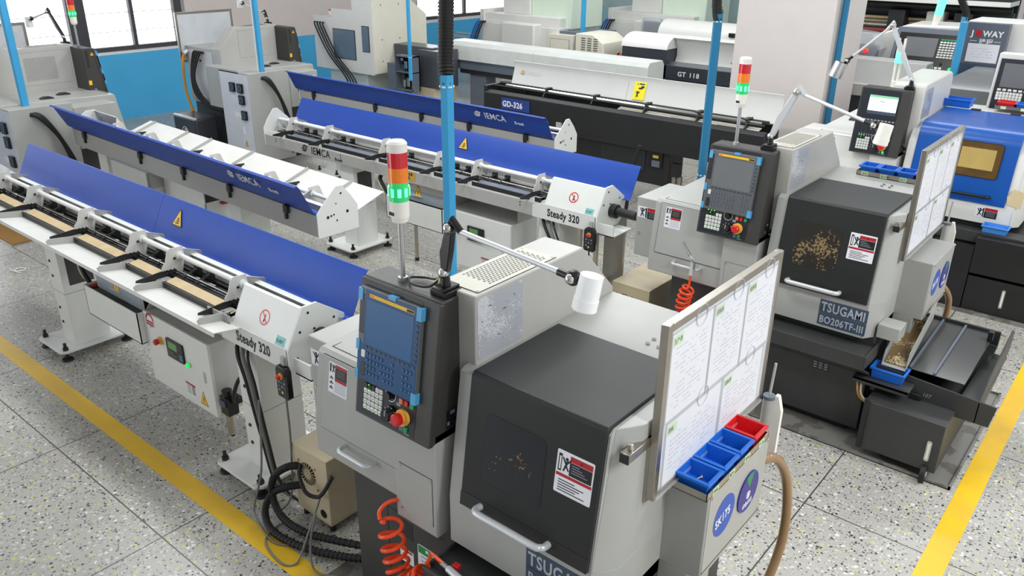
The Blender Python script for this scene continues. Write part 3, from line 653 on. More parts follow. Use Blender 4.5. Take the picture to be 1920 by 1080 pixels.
# ------------------------------------------------------------------ bar feeders
brk = mat('bracket_grey', (206, 204, 199), .4)
shelfp = mat('shelf_paint', (214, 213, 208), .45)
armg = mat('arm_grey', (160, 160, 158), .4)
def feeder(label, loc, rz, shelf, sd=.155, cover_text=False, beam_text=False, L=4.25, xb=(-.67, -1.35, -1.8, -2.52, -3.36, -3.95), stand=False, crush=True, group=None):
    root = thing('bar_feeder', label, 'bar feeder', loc, rz, group); T = TR(2.1, -.2)
    # beam
    b = MB(T); b.prism([(.0, .92), (.0, 1.03), (.03, 1.055), (.10, 1.055), (.13, 1.0), (.25, 1.0), (.28, 1.08), (.37, 1.09), (.37, .92)], -L+.01, -.02, fgrey)
    bo = b.build('main_beam', root, bevel=.004)
    b = MB(T).at(FRONT(-.62, 0, .92)); b.prism([(0, 0), (.60, 0), (.60, .125), (.10, .125), (0, .1)], 0, .003, fwhite, 'z')
    b.at(FRONT(-.47, -.003, .955)); b.text('Steady 320', 0, 0, .085, txblack, bold=.0022, sx=.76); b.build('front_plate', bo)
    if beam_text: 
        b = MB(T).at(FRONT(-3.62, -.0005, .95)); wings(b, 0, .0, .11, txblack); b.build('winged_emblem', bo); b = MB(T).at(FRONT(-3.62, -.0005, .95)); b.text('IEMCA', .16, 0, .105, txblack, bold=.0006, sx=.92); b.build('maker_lettering', bo); b = MB(T).at(FRONT(-3.62, -.0005, .95)); b.text('Bi-tech', .53, -.005, .045, txblack, bold=.001, sx=.8); b.build('series_lettering', bo)
        q = MB(T).at(FRONT(-2.12, -.001, .945)); q.rect(0, .15, 0, .085, .002, mat('ochre_plate', (206, 164, 44), .5)); q.text('起重位置', .012, .045, .026, txblack, ext=.001); q.build('ochre_plate', bo) if False else None
        q.at(FRONT(-2.12, -.003, .945)); q.text('起重位置', .014, .048, .027, txblack, bold=.0005); q.prism([(.075, .006), (.095, .022), (.08, .022), (.08, .04), (.07, .04), (.07, .022), (.055, .022)], 0, .001, txblack, 'z'); q.build('ochre_plate', bo)
        for xx in (-.75, -1.6, -3.0, -4.05):
            for zz in (.985, 1.01): MB(T).at(FRONT(xx, 0, zz)).disc(0, 0, .006, .003, black, n=8).build('beam_screw', bo)
    # feed-end cover box and end plates
    b = MB(T); b.prism([(.0, 1.035), (.105, 1.24), (.12, 1.243), (.12, 1.238), (.109, 1.236), (.005, 1.033)], -.50, -.012, fwhite); b.prism([(.0, 1.035), (.105, 1.24), (.15, 1.05), (.15, 1.03)], -.505, -.50, fwhite); eo = b.build('end_cover', root, bevel=.002)
    a = math.atan2(.11, .21); F = fr((-.50, 0, 1.035), (1, 0, 0), (0, math.sin(a), math.cos(a)))
    sticker(F @ Matrix.Translation((.20, .07, .001)), .085, .085, eo, kind='notouch', T=T)
    b = MB(T).at(F); b.rect(.38, .455, .012, .06, .0012, mat('teal_tag', (128, 196, 192), .5)) if 'teal_tag' not in MATS else b.rect(.38, .455, .012, .06, .0012, MATS['teal_tag'])
    b.at(F @ Matrix.Translation((.383, .025, .0012))); b.text('SL007', 0, 0, .026, inkd, sx=.9, ext=.0006); b.build('number_tag', eo)
    b = MB(T); b.prism([(-.002, .915), (-.002, 1.035), (.11, 1.25), (.20, 1.25), (.37, 1.13), (.375, .98), (.30, .915)], -.012, 0, fwhite); b.build('end_plate', root, bevel=.001)
    for (y_, z_) in ((.14, 1.21), (.08, 1.12), (.17, 1.11), (.30, 1.13), (.05, .98)): MB(T).at(RIGHT(0, y_, z_)).disc(0, 0, .007, .003, black, n=10).build('plate_hole', eo)
    b = MB(T); b.cyl((0, .2, 1.05), (.22, .2, 1.05), .035, black, n=18); b.cyl((0, .2, 1.05), (.05, .2, 1.05), .055, black, n=18); b.build('nose_tube', root)
    b = MB(T); b.box(0, .13, .03, .04, .90, .99, fwhite); b.box(0, .13, .03, .3, .90, .908, fwhite); b.build('drip_bracket', root)
    b = MB(T); b.prism([(-.0, .915), (-.0, 1.10), (.06, 1.19), (.14, 1.28), (.19, 1.28), (.33, 1.15), (.375, 1.1), (.375, .915)], -L, -L+.01, fwhite); to = b.build('tail_plate', root, bevel=.001)
    for (y_, z_, r_) in ((.28, 1.06, .012), (.25, 1.065, .008), (.225, 1.07, .007), (.10, 1.07, .012), (.2, 1.02, .007), (.15, 1.22, .008), (.2, 1.15, .005)): MB(T).at(LEFT(-L, y_, z_)).disc(0, 0, r_, .002, black, n=12).build('plate_hole', to)
    # hinged cover
    prof = [(.335, 1.112), (.352, 1.100), (.372, 1.100), (.392, 1.118), (.425, 1.185), (.492, 1.318), (.512, 1.343), (.530, 1.336)]
    inner = [(y_-.004*.88, z_+.004*.5) for y_, z_ in prof]
    for k, (x0, x1) in enumerate(((-L+.02, -2.03), (-2.027, .05))):
        b = MB(T); n = len(prof)
        vs = [(x0, *p) for p in prof]+[(x0, *p) for p in inner]+[(x1, *p) for p in prof]+[(x1, *p) for p in inner]
        fs = []
        for i in range(n-1): fs += [(i, i+1, 2*n+i+1, 2*n+i), (n+i, 3*n+i, 3*n+i+1, n+i+1), (i, n+i, n+i+1, i+1), (2*n+i, 2*n+i+1, 3*n+i+1, 3*n+i)]
        fs += [(0, 2*n, 3*n, n), (n-1, 2*n-1, 4*n-1, 3*n-1)]
        b.add(vs, fs, blue); co = b.build('hinged_cover', root, ang=60)
        if k == 1 and crush:
            F = fr((-1.83, .427, 1.195), (1, 0, 0), (0, .067, .133)); sticker(F @ Matrix.Translation((0, 0, .006)), .115, .12, co, kind='crush', T=T)
        if k == 0 and cover_text:
            F = fr((-3.23, .455, 1.215), (-1, 0, 0), (0, .067, .133)); b = MB(T).at(F @ Matrix.Translation((0, 0, .004))); wings(b, 0, 0.0, .11, txwhite); b.build('winged_emblem', co); G = F @ Matrix.Translation((0, 0, .004))
            MB(T).at(G).text('IEMCA', .15, 0, .105, txwhite, bold=.0006, sx=.92).build('maker_lettering', co); MB(T).at(G).text('Bi-tech', .56, -.005, .05, txwhite, bold=.001, sx=.8).build('series_lettering', co)
    for xx in (-L+.35, -L+1.15, -L+1.9, -L+2.7, -.35):
        b = MB(T); b.box(xx, xx+.05, .365, .40, 1.04, 1.10, black); b.box(xx+.03, xx+.055, .365, .39, .985, 1.05, black); b.build('cover_hinge', root, bevel=.002)
    # inside: rails and rods
    MB(T).box(-L+.06, -.03, .125, .155, 1.0, 1.055, mat('rail_dark', (44, 44, 46), .3) if 'rail_dark' not in MATS else MATS['rail_dark']).build('front_rail', root, bevel=.002)
    MB(T).box(-L+.06, -.03, .17, .185, 1.0, 1.05, black).build('bar_channel', root)
    for yy in (.165, .19): MB(T).box(-L+.06, -.03, yy-.003, yy+.003, 1.05, 1.056, alu).build('slide_strip', root)
    MB(T).box(-L+.06, -.03, .20, .235, 1.0, 1.04, black).build('chain_guide', root)
    MB(T).box(-L+.06, -.03, .236, .270, 1.0, 1.058, rubber).build('dark_gap_strip', root)  # dark strip put in to stand for the shaded gap behind the rods
    MB(T).cyl((-L+.02, .195, 1.165), (-.03, .195, 1.165), .0165, fwhite, n=14).build('push_rod', root)
    MB(T).cyl((-L+.02, .16, 1.08), (-.1, .16, 1.08), .008, chrome, n=10).build('guide_rod', root)
    b = MB(T); b.box(-L+.02, -.03, .285, .289, 1.08, 1.145, fgrey); b.box(-L+.02, -.03, .27, .31, 1.145, 1.149, fwhite); b.build('rear_rail', root)
    b = MB(T); b.box(-L+.05, -.08, .315, .35, 1.088, 1.094, maroon if False else khaki); b.build('cover_shelf_strip', root)
    for x in xb:
        p = MB(T); p.prism([(.07, 1.06), (.073, 1.115), (.10, 1.145), (.12, 1.205), (.14, 1.222), (.225, 1.218), (.228, 1.15), (.205, 1.06)], x-.006, x, brk)
        p.cyl((x-.02, .195, 1.165), (x+.016, .195, 1.165), .026, fwhite, n=14)
        for y_ in (.10, .125, .15): p.cyl((x, y_, 1.09), (x+.002, y_, 1.09), .005, black, n=8)
        p.cyl((x, .16, 1.155), (x+.006, .16, 1.155), .008, black, n=8); po = p.build('clamp_bracket', root, bevel=.001)
        q = MB(T); q.prism([(.20, 1.205), (.20, 1.15), (.27, 1.07), (.32, 1.05), (.345, 1.07), (.345, 1.145), (.335, 1.155)], x-.008, x-.003, armg); q.prism([(.20, 1.205), (.345, 1.148), (.345, 1.153), (.20, 1.210)], x-.022, x-.003, fgrey); q.cyl((x-.003, .32, 1.07), (x+.012, .32, 1.07), .018, fwhite, n=12); q.build('rear_arm', po)
        q = MB(T); q.prism([(.16, 1.03), (.16, 1.085), (.06, 1.095), (-.095, 1.085), (-.10, 1.072), (-.06, 1.06), (.05, 1.035)], x-.004, x+.002, black); q.box(x-.02, x-.004, -.06, .15, 1.06, 1.066, black)
        for y_ in (.10, .125, .15): q.cyl((x+.002, y_, 1.07), (x+.016, y_, 1.07), .005, chrome, n=8)
        q.build('front_arm', po)
        q = MB(T)
        for dx in (.12, .26): q.cyl((x+dx, .135, 1.07), (x+dx+.02, .23, 1.105), .010, black, n=8); q.box(x+dx-.01, x+dx+.03, .22, .25, 1.05, 1.12, black); q.cyl((x+dx+.06, .19, 1.06), (x+dx+.13, .19, 1.06), .014, chrome, n=10)
        q.build('roller_arms', po)
    xs = sorted(xb)
    for i, x in enumerate(xs):
        e = xs[i+1] if i+1 < len(xs) else -.52
        b = MB(T); b.box(x+.06, e-.03, .012, .022, 1.035, 1.075, black); b.box(x+.06, e-.03, .022, .12, 1.045, 1.055, black); b.build('tray_channel', root)
        b = MB(T); b.prism([(.04, 1.060), (.105, 1.070), (.105, 1.074), (.04, 1.064)], x+.09, e-.05, tan if shelf else slate); b.build('wear_strip', root)
    if shelf:
        b = MB(T); k_ = sd/.155; b.prism([(.02, 1.03), (-.155*k_, 1.03+.032*k_*k_), (-.16*k_, 1.013+.032*k_*k_), (-.16*k_-.004, 1.013+.032*k_*k_), (-.16*k_, 1.036+.032*k_*k_), (.02, 1.036)], -L+.02, -.42, shelfp); so = b.build('loading_shelf', root)
        for x in xb:
            q = MB(T); q.prism([(.015, 1.034), (.015, 1.085), (-.145, 1.105), (-.165, 1.092), (-.155, 1.064)] if sd < .2 else [(.015, 1.034), (.015, 1.06), (-.15*k_, 1.06+.032*k_*k_), (-.155*k_, 1.03+.032*k_*k_)], x+.10, x+.105, fgrey); q.box(x+.07, x+.105, -.14, .01, 1.085, 1.089, fgrey) if False else None; q.build('shelf_divider', so)
        b = MB(T); b.prism([(.0, 1.02), (.0, 1.10), (-.15, 1.115), (-.16, 1.10), (-.15, 1.055)], -.60, -.50, fgrey) if False else b.box(-.72, -.50, -.012, -.006, 1.015, 1.085, fgrey)
        b.build('stop_flange', so, bevel=.002)
    # feet
    for (x0, x1) in ((-3.07, -2.88), (-.58, -.38)):
        b = MB(T); b.box(x0, x1, .04, .31, .07, .92, fwhite); b.box(x0-.001, x1+.001, .039, .311, .50, .503, gap); co = b.build('column', root, bevel=.004)
        if x0 < -2:
            b = MB(T); b.box(x1-.005, x1+.0015, .09, .27, .56, .84, dkbase); b.build('column_opening', co); 
        for z_ in (.74, .62, .36, .24): MB(T).at(FRONT(x0+.05, .04, z_)).disc(0, 0, .011, .006, black, n=10).build('column_screw', co)
        b = MB(T); b.prism([(x0-.14, -.10), (x1+.04, -.10), (x1+.07, -.06), (x1+.07, .43), (x1+.04, .46), (x0-.14, .46), (x0-.17, .43), (x0-.17, -.06)], .065, .083, fwhite, 'z'); po = b.build('base_plate', root, bevel=.003)
        for px, py in ((x0-.13, -.05), (x1+.03, -.05), (x0-.13, .41), (x1+.03, .41)):
            q = MB(T); q.cyl((px, py, 0), (px, py, .014), .045, rubber, r1=.038, n=18); q.cyl((px, py, .014), (px, py, .14), .012, black, n=10); q.cyl((px, py, .083), (px, py, .105), .022, black, n=6); q.build('levelling_pad', po)
    # control cabinet
    cabp = mat('cabinet_paint', (204, 204, 200), .4, var=.02) if 'cabinet_paint' not in MATS else MATS['cabinet_paint']
    b = MB(T); b.box(-1.62, -.88, .05, .40, .27, .76, cabp); b.prism([(.05, .76), (.16, .92), (.40, .92), (.40, .76)], -1.62, -1.612, fgrey); b.prism([(.14, .76), (.14, .92), (.40, .92), (.40, .76)], -.89, -.88, fgrey); b.box(-1.62, -.88, .36, .40, .76, .92, cabp); ca = b.build('control_cabinet', root, bevel=.003)
    F = FRONT(-1.625, .05, .265); b = MB(T).at(F); b.rrect(0, .75, 0, .50, .02, fwhite, r=.008); do = b.build('cabinet_door', ca, bevel=.003)
    F = F @ Matrix.Translation((0, 0, .02))
    estop(F, .185, .345, .020, do, T, depth=.04)
    b = MB(T).at(F); b.rrect(.27, .46, .27, .40, .012, blackgl, r=.006); b.rect(.295, .395, .335, .385, .0128, lcdgrn)
    for i in range(8): b.rect(.285+.02*(i % 5), .298+.02*(i % 5), .285+.02*(i//5), .297+.02*(i//5), .0128, slate)
    for i in range(4): b.rect(.415+.02*(i % 2), .428+.02*(i % 2), .29+.02*(i//2), .303+.02*(i//2), .0128, tape)
    b.build('operator_display', do)
    b = MB(T).at(F); b.cyl((.505, .285, 0), (.505, .285, .006), .019, silverp, n=16); b.cyl((.505, .285, .006), (.505, .285, .02), .015, btngl, n=16); b.build('green_lamp', do)
    sticker(F @ Matrix.Translation((.03, .40, 0)), .10, .11, do, kind='redarc', T=T); sticker(F @ Matrix.Translation((.42, .05, 0)), .11, .09, do, kind='small', T=T); sticker(F @ Matrix.Translation((.575, .04, 0)), .085, .10, do, kind='bolt', T=T)
    b = MB(T).at(F); b.rect(.66, .68, .22, .29, .006, silverp); b.build('door_latch', do)
    # chip trough
    b = MB(T); b.box(-2.36, -1.63, -.01, -.004, .53, .75, fwhite); b.box(-2.36, -1.63, -.01, .25, .53, .536, fwhite); b.box(-2.36, -2.354, -.01, .25, .53, .75, fwhite); b.box(-1.636, -1.63, -.01, .25, .53, .75, fwhite); b.box(-2.36, -1.63, .235, .24, .53, .9, black); b.box(-2.36, -1.63, .24, .25, .50, .91, fwhite); b.build('chip_trough', root)  # thin black sheet inside stands in for the dark hollow of the white trough
    b = MB(T); b.box(-2.28, -1.64, .05, .056, .74, .925, fgrey); b.at(FRONT(-2.26, .049, .74)); b.rect(.0, .60, .0, .10, .001, mat('panel_blue_grey', (150, 160, 168), .35) if 'panel_blue_grey' not in MATS else MATS['panel_blue_grey']); b.rect(.2, .33, .055, .06, .014, silverp); pl = b.build('access_panel', root)
    sticker(FRONT(-2.03, .048, .79), .095, .11, pl, kind='bolt', T=T)
    # hoses and regulator by the right column
    for k in range(3): b = MB(T); b.tube([(-.66+.05*k, .20, .96), (-.52+.05*k, .02, .88), (-.40+.04*k, -.02, .72), (-.34+.03*k, -.01, .40), (-.28+.03*k, .0, .12), (-.20+.06*k, .03, .03)], .013 if k < 2 else .008, rubber if k != 1 else cablegrey, n=8, sub=6); b.build('supply_hose', root)
    b = MB(T); b.box(-.80, -.72, .02, .09, .34, .46, blackgl); b.cyl((-.76, .05, .46), (-.76, .05, .5), .03, blackgl); b.box(-.79, -.735, .01, .03, .40, .44, plateblue); b.cyl((-.76, .05, .20), (-.76, .05, .34), .026, steel, n=14); b.cyl((-.76, .05, .18), (-.76, .05, .2), .013, black); b.box(-.88, -.72, .09, .13, .40, .43, black)
    b.tube([(-.72, .06, .42), (-.66, .04, .52), (-.62, .06, .62), (-.60, .12, .66)], .012, rubber, n=8, sub=5); b.build('air_regulator', root)
    b = MB(T); b.tube([(-2.52, .2, .93), (-2.5, .06, .88), (-2.44, .04, .80), (-2.38, .05, .72)], .016, rubber, n=8, sub=5); b.tube([(-2.54, .2, .93), (-2.53, .06, .87), (-2.46, .03, .79), (-2.40, .05, .73)], .008, khaki, n=8, sub=5); b.box(-2.40, -2.31, .02, .10, .715, .735, redst); b.build('left_hose', root)
    if stand:
        for x in (-.20, -.045):
            b = MB(T); b.box(x-.015, x+.015, .06, .09, .30, .92, steel); b.build('stand_leg', root)
        b = MB(T); b.box(-.20, -.045, .06, .09, .30, .33, steel); b.box(-.06, -.03, .06, .5, .30, .33, steel); b.box(-.21, -.18, .06, .5, .30, .33, steel); b.box(-.215, -.03, .45, .48, 0, .92, steel); b.build('stand_frame', root)
        b = MB(T); b.cyl((-2.32, .32, .03), (-2.32, .32, .9), .018, steel); b.cyl((-2.32, .32, 0), (-2.32, .32, .03), .022, black); b.build('stand_leg', root)
    return root
def wings(b, x, y, w, m):        # small winged emblem beside the lettering
    for k, (l0, l1) in enumerate(((.25, 1), (.12, .9), (.0, .8), (.1, .7))):
        t = .62-.16*k; b.prism([(x+l0*w, y+t*w), (x+l1*w, y+t*w), (x+(l1-.06)*w, y+(t-.08)*w), (x+(l0+.1)*w, y+(t-.08)*w)], 0, .0012, m, 'z')
    b.ring(x+.55*w, y+.40*w, .30*w, .06*w, .0012, m, n=20)
feeder('nearest bar feeder, blue cover open, white loading shelf and tan strips', (-5.3, 2.3, 0), 0, True)
feeder('bar feeder showing only the outside of its blue cover, white shelf panels behind it', (-6.84, 3.69, 0), math.pi-.03, True, sd=.27, cover_text=True, crush=False)
feeder('bar feeder with black lettering on its grey beam, blue cover open above', (-5.32, 5.11, 0), 0, False, beam_text=True, stand=True)
feeder('farthest blue-covered bar feeder, standing in front of the black one', (-6.97, 6.71, 0), math.pi-.012, False, cover_text=True, crush=False)

# ------------------------------------------------------------------ document boards, bins
def chars(m, a, b_, w, h, rows, seed, col, t):
    r = random.Random(seed)
    for i in range(rows):
        y_ = b_+h*(1-(i+.6)/rows)
        x_ = a
        while x_ < a+w:
            l = w*(.03+.07*r.random())
            if r.random() < .62: m.rect(x_, min(x_+l, a+w), y_, y_+h/rows*.28, t, col)
            x_ += l+w*.025
def board(label, x, y0, z0, wd=.90, ht=.68, rz=0, tube=True):
    root = thing('document_board', label, 'notice board', (x, y0, z0), rz); q = .03; hz = -.16
    b = MB(); b.box(-.03, 0, 0, q, 0, ht, steel); b.box(-.03, 0, wd-q, wd, 0, ht, steel); b.box(-.03, 0, q, wd-q, 0, q, steel); b.box(-.03, 0, q, wd-q, ht-q, ht, steel)
    b.build('steel_frame', root, bevel=.002)
    MB().box(-.022, -.004, .01, wd-.01, .01, ht-.01, mat('board_backing', (206, 208, 212), .3) if 'board_backing' not in MATS else MATS['board_backing']).build('backing_sheet', root)
    F = RIGHT(-.004, 0, 0)
    sh = [(.04, .32, .30, .63), (.335, .59, .30, .63), (.605, .86, .30, .63), (.06, .46, .03, .28), (.485, .83, .03, .28)]
    for k, (a, c, d, e) in enumerate(sh):
        s = MB().at(F); s.rect(a, c, d, e, .0015, paper); chars(s, a+.03, d+.03, c-a-.06, e-d-.08, 14 if k < 3 else 9, k+11, inkl, .002); so = s.build('record_sheet', root)
        t = MB().at(F); t.rect(a+.005, a+.07, e-.045, e-.005, .0022, lblgreen); t.at(F @ Matrix.Translation((a+.008, e-.034, .0022))); t.text(('生产表', '点检表', '保养表', '图纸', '首检表')[k], 0, 0, .022, inkd, ext=.0006, sx=.85); t.build('green_label', so)
        v = MB().at(F); v.rect(a-.012, c+.012, d-.012, e+.01, .0042, clear); v.ring((a+c)/2+.05, e+.01, .04, .0018, .0048, inkl); v.build('plastic_sleeve', root)
    MB().at(F).box(.01, .88, .005, .012, 0, .014, clear).build('sleeve_rail', root)
    b = MB(); b.box(-.065, -.03, -.135, .04, .215, .25, steel); b.box(-.0655, -.0295, -.139, -.133, .2145, .2505, black); b.cyl((-.047, -.10, .25), (-.047, -.10, .275), .010, chrome, n=10); b.box(-.065, -.03, .0, .035, -.02, .25, steel); b.build('mounting_bracket', root, bevel=.002)
    if not tube: return root
    b = MB(); b.cyl((.02, wd+.03, -.30), (.02, wd+.03, .0), .024, fgrey, n=14); b.cyl((.02, wd+.03, .0), (.02, wd+.03, .015), .026, slate, n=14); b.build('grey_tube_holder', root)
    b = MB(); b.prism([(.05, -.32), (.08, -.32), (.08, -.05), (.06, .02), (.045, .02), (.04, -.1)], wd+.03, wd+.055, ivory, 'y'); b.cyl((.02, wd+.03, .0), (.02, wd+.05, .16), .006, fgrey, n=8); b.build('air_nozzle', root)
    return root
board('steel-framed board of record sheets on the nearest lathe, beside four bins', -1.078, 2.09, 1.19)
board('steel-framed board of record sheets on the right side of the middle lathe', -1.085, 5.035, 1.205)
board('board of white sheets standing before the window behind a lathe', -11.25, 7.06, 1.27, rz=math.pi, tube=False)
board('small board frame at the left edge in front of the window', -10.98, 4.1, 1.30, rz=math.pi, tube=False)

def bin_mesh(w, d, h, m):
    b = MB(); t = .004; k = .008
    b.box(-w/2+k, w/2-k, -d/2+k, d/2-k, 0, t, m)
    for (ax, sg) in (('x', -1), ('x', 1), ('y', -1), ('y', 1)):
        if ax == 'x':
            o_ = sg*w/2; i_ = sg*(w/2-k)
            b.prism([(i_, 0), (o_, h), (o_-sg*t, h), (i_-sg*t, 0)], -d/2+k*.6, d/2-k*.6, m, 'y')
        else:
            o_ = sg*d/2; i_ = sg*(d/2-k)
            b.prism([(i_, 0), (o_, h), (o_-sg*t, h), (i_-sg*t, 0)], -w/2+k*.6, w/2-k*.6, m, 'x')
    return b
def part_bin(name, label, loc, w, d, h, m, rz=0, group=None):
    root = thing(name, label, 'bin', loc, rz, group)
    bin_mesh(w, d, h, m).build('bin_shell', root)
    t = .009; b = MB(); b.box(-w/2-t, w/2+t, -d/2-t, -d/2+.002, h-.012, h, m); b.box(-w/2-t, w/2+t, d/2-.002, d/2+t, h-.012, h, m); b.box(-w/2-t, -w/2+.002, -d/2, d/2, h-.012, h, m); b.box(w/2-.002, w/2+t, -d/2, d/2, h-.012, h, m); b.build('rim', root, bevel=.002)
    return root
def bin_tray(label, loc, L_, D_, ax, n, texts):
    root = thing('bin_tray', label, 'tray', loc, 0); b = MB()
    lx, ly = (L_, D_) if ax == 'x' else (D_, L_)
    b.box(-lx/2, lx/2, -ly/2, ly/2, 0, .003, steel); h = .032
    b.box(-lx/2, lx/2, -ly/2, -ly/2+.003, 0, h, steel); b.box(-lx/2, lx/2, ly/2-.003, ly/2, 0, h, steel); b.box(-lx/2, -lx/2+.003, -ly/2, ly/2, 0, h, steel); b.box(lx/2-.003, lx/2, -ly/2, ly/2, 0, h, steel); b.build('steel_tray', root)
    for i in range(n):
        c = -L_/2+L_*(i+.5)/n
        F = RIGHT(lx/2, c-.022, .002) if ax == 'y' else FRONT(c-.03, -ly/2, .002)
        q = MB().at(F); q.rect(0, .045, 0, .026, .0012, lblgreen); q.at(F @ Matrix.Translation((.004, .006, .0012))); q.text(texts[i], 0, 0, .018, inkd, ext=.0005); q.build('green_label', root)
    return root
bin_tray('steel tray holding four bins on the nearest lathe, green labels on its edge', (-1.022, 2.50, 1.166), .52, .152, 'y', 4, ('待检', '配件', '自检', '不良'))
for k, (mm, lb) in enumerate(((binblue, 'blue bin with a few bright parts, frontmost of the four by the nearest board'), (binblue, 'empty blue bin, second from the front beside the nearest board'), (binblue, 'blue bin with two black plugs, third from the front by the nearest board'), (binred, 'red bin at the far end of the row beside the nearest board'))):
    part_bin('parts_bin', lb, (-1.018, 2.306+.129*k, 1.1695), .125, .102, .062, mm, group='bins by the nearest board')
for (x, y, a) in ((-1.06, 2.295, .4), (-1.035, 2.315, 1.2), (-1.0, 2.30, .2), (-.985, 2.31, -.2)):
    b = MB(); b.cyl((0, 0, 0), (.028, 0, 0), .005, chrome, n=10); b.cyl((.028, 0, 0), (.034, 0, 0), .008, chrome, n=6); o = tag(b.build('turned_part'), 'small bright turned part in the frontmost blue bin', 'metal part', 'turned parts in the frontmost blue bin'); o.location = (x, y, 1.1788); o.rotation_euler = (0, 0, a)
for x in (-1.035, -1.01):
    b = MB(); b.cyl((0, 0, 0), (0, 0, .02), .010, rubber, n=12); o = tag(b.build('black_plug'), 'black plug in the third blue bin by the nearest board', 'plug', 'black plugs in the third bin'); o.location = (x, 2.565, 1.1738)
bin_tray('steel tray of bins on the roof of the middle lathe, three green labels', (-1.40, 5.80, 1.5015), .50, .15, 'x', 4, ('自检', '首件检', '配件', '不良'))
for k, (mm, lb) in enumerate(((binblue, 'leftmost blue bin on the middle lathe roof'), (binblue, 'middle one of three blue bins on the middle lathe roof'), (binblue, 'blue bin beside the red one on the middle lathe roof'), (binred, 'red bin half hidden by the board on the middle lathe roof'))):
    part_bin('parts_bin', lb, (-1.585+.1235*k, 5.80, 1.505), .102, .118, .062, mm, group='bins on the middle lathe roof')
part_bin('parts_bin', 'blue bin on the black shelf at the foot of the middle lathe', (-1.0, 4.90, .492), .19, .115, .07, binblue)
part_bin('parts_bin', 'blue bin alone on the roof of the blue-doored lathe', (-1.72, 8.745, 1.531), .26, .17, .075, binblue)
part_bin('parts_bin', 'blue bin on the ledge below the blue door', (-1.0, 7.69, .70), .19, .115, .06, mat('bin_pale_blue', (72, 140, 220), .4))

# ------------------------------------------------------------------ swing-arm lamps
def task_lamp(label, base, joint, tip, hdir, silver=False, head='w', cable=True):
    root = thing('task_lamp', label, 'lamp', base); B = Vector(base); J = Vector(joint)-B; Tp = Vector(tip)-B
    arm1 = silverp if silver else blackgl
    b = MB(); b.box(-.042, .042, -.042, .042, 0, .022, blackgl); b.box(-.03, .03, -.045, .045, .022, .034, blackgl); b.cyl((0, 0, .022), (0, 0, .075), .022, blackgl, r1=.016, n=12); b.sphere((0, -.012, .085), .02, chrome); b.build('clamp_base', root, bevel=.003)
    d = (J-Vector((0, 0, .08))).normalized(); s_ = Vector((0, 0, .08))+d*.01
    side = d.cross(Vector((0, -1, 0))).normalized(); M = Matrix(((side.x, d.x, side.cross(d).x, s_.x), (side.y, d.y, side.cross(d).y, s_.y), (side.z, d.z, side.cross(d).z, s_.z), (0, 0, 0, 1)))
    l = (J-s_).length; b = MB().at(M); b.prism([(-.014, 0), (.016, 0), (.02, l*.5), (.018, l), (-.014, l), (-.024, l*.55), (-.03, l*.42)], -.014, .014, arm1, 'z'); b.build('lower_arm', root, bevel=.004)
    b = MB(); b.sphere(J+Vector((0, -.012, 0)), .02, chrome); b.cyl(J+Vector((0, -.015, 0)), J+Vector((0, .02, 0)), .024, arm1, n=14); e = J+(Tp-J).normalized()*.055; b.tube([J+Vector((0, 0, .01)), J+Vector((.01, 0, .035)), e], .014, arm1, n=10); b.build('elbow_joint', root)
    b = MB(); b.cyl(e, Tp, .0105, silverp, n=14); b.build('upper_arm', root)
    h = Vector(hdir).normalized(); b = MB(); b.cyl(Tp-(Tp-J).normalized()*.03, Tp+(Tp-J).normalized()*.012, .013, blackgl, n=12); c = Tp+(Tp-J).normalized()*.03; b.sphere(c, .027, blackgl); b.sphere(c+Vector((0, -.016, 0)), .018, chrome); b.build('head_joint', root)
    hc = c+(Tp-J).normalized()*.070+Vector((0, 0, .012)); b = MB(); mm = {'w': lampw, 's': alu, 'i': khaki if False else ivory}[head]
    r = .041 if head != 's' else .062; L_ = .095 if head != 's' else .12
    b.cyl(c, hc+h*.02, .009, blackgl, n=10)
    b.cyl(hc-h*.02, hc+h*(L_*.62), r*.92, mm, r1=r*.96, n=24); b.cyl(hc+h*(L_*.62), hc+h*L_, r*1.0, mm, n=24); b.cyl(hc+h*L_, hc+h*(L_+.004), r*.9, ivory, n=24)
    if head == 's': b.cyl(hc-h*.024, hc-h*.02, r*.95, blackgl, n=24)
    b.build('lamp_head', root)
    if cable:
        b = MB(); b.tube([(-.02, 0, .06), (-.06, -.03, .02), (-.14, -.04, .012), (-.19, 0, .012), (-.15, .035, .012), (-.07, .03, .03), (-.03, .02, .08), J*.5+Vector((-.03, 0, 0)), J*.8+Vector((-.025, 0, 0))], .0045, rubber, n=8, sub=6); b.build('lamp_cable', root)
        b = MB(); b.tube([(-.055, .0, .0), (-.05, 0, .02), (-.035, 0, .035), (-.015, 0, .05)], .014, khaki, n=10, sub=4); b.build('cable_gland', root)
    return root
task_lamp('black-armed swing lamp with a white head on the nearest screen box', (-1.955, 1.985, 1.766), (-1.93, 1.99, 2.03), (-1.40, 1.97, 1.998), (-.10, -.18, -1))
task_lamp('grey swing lamp with ivory head leaning over from the middle screen box', (-1.975, 4.94, 1.766), (-1.855, 4.95, 2.137), (-1.378, 4.86, 2.03), (-.12, -.15, -1), silver=True, head='i', cable=False)
task_lamp('white swing lamp with a chrome head on the white lathe screen box', (-1.95, 7.9, 1.766), (-2.205, 7.93, 2.29), (-2.50, 7.85, 1.985), (-.25, -.2, -1), silver=True, head='s', cable=False)
task_lamp('swing lamp on the lathe at the left edge, before the window', (-10.28, 4.24, 1.766), (-10.60, 4.25, 2.11), (-10.95, 4.2, 2.02), (0, 0, -1), cable=False)
task_lamp('folded swing lamp on the lathe against the blue wall', (-10.53, 7.19, 1.766), (-10.60, 7.2, 1.92), (-11.1, 7.2, 2.02), (0, 0, -1), cable=False)
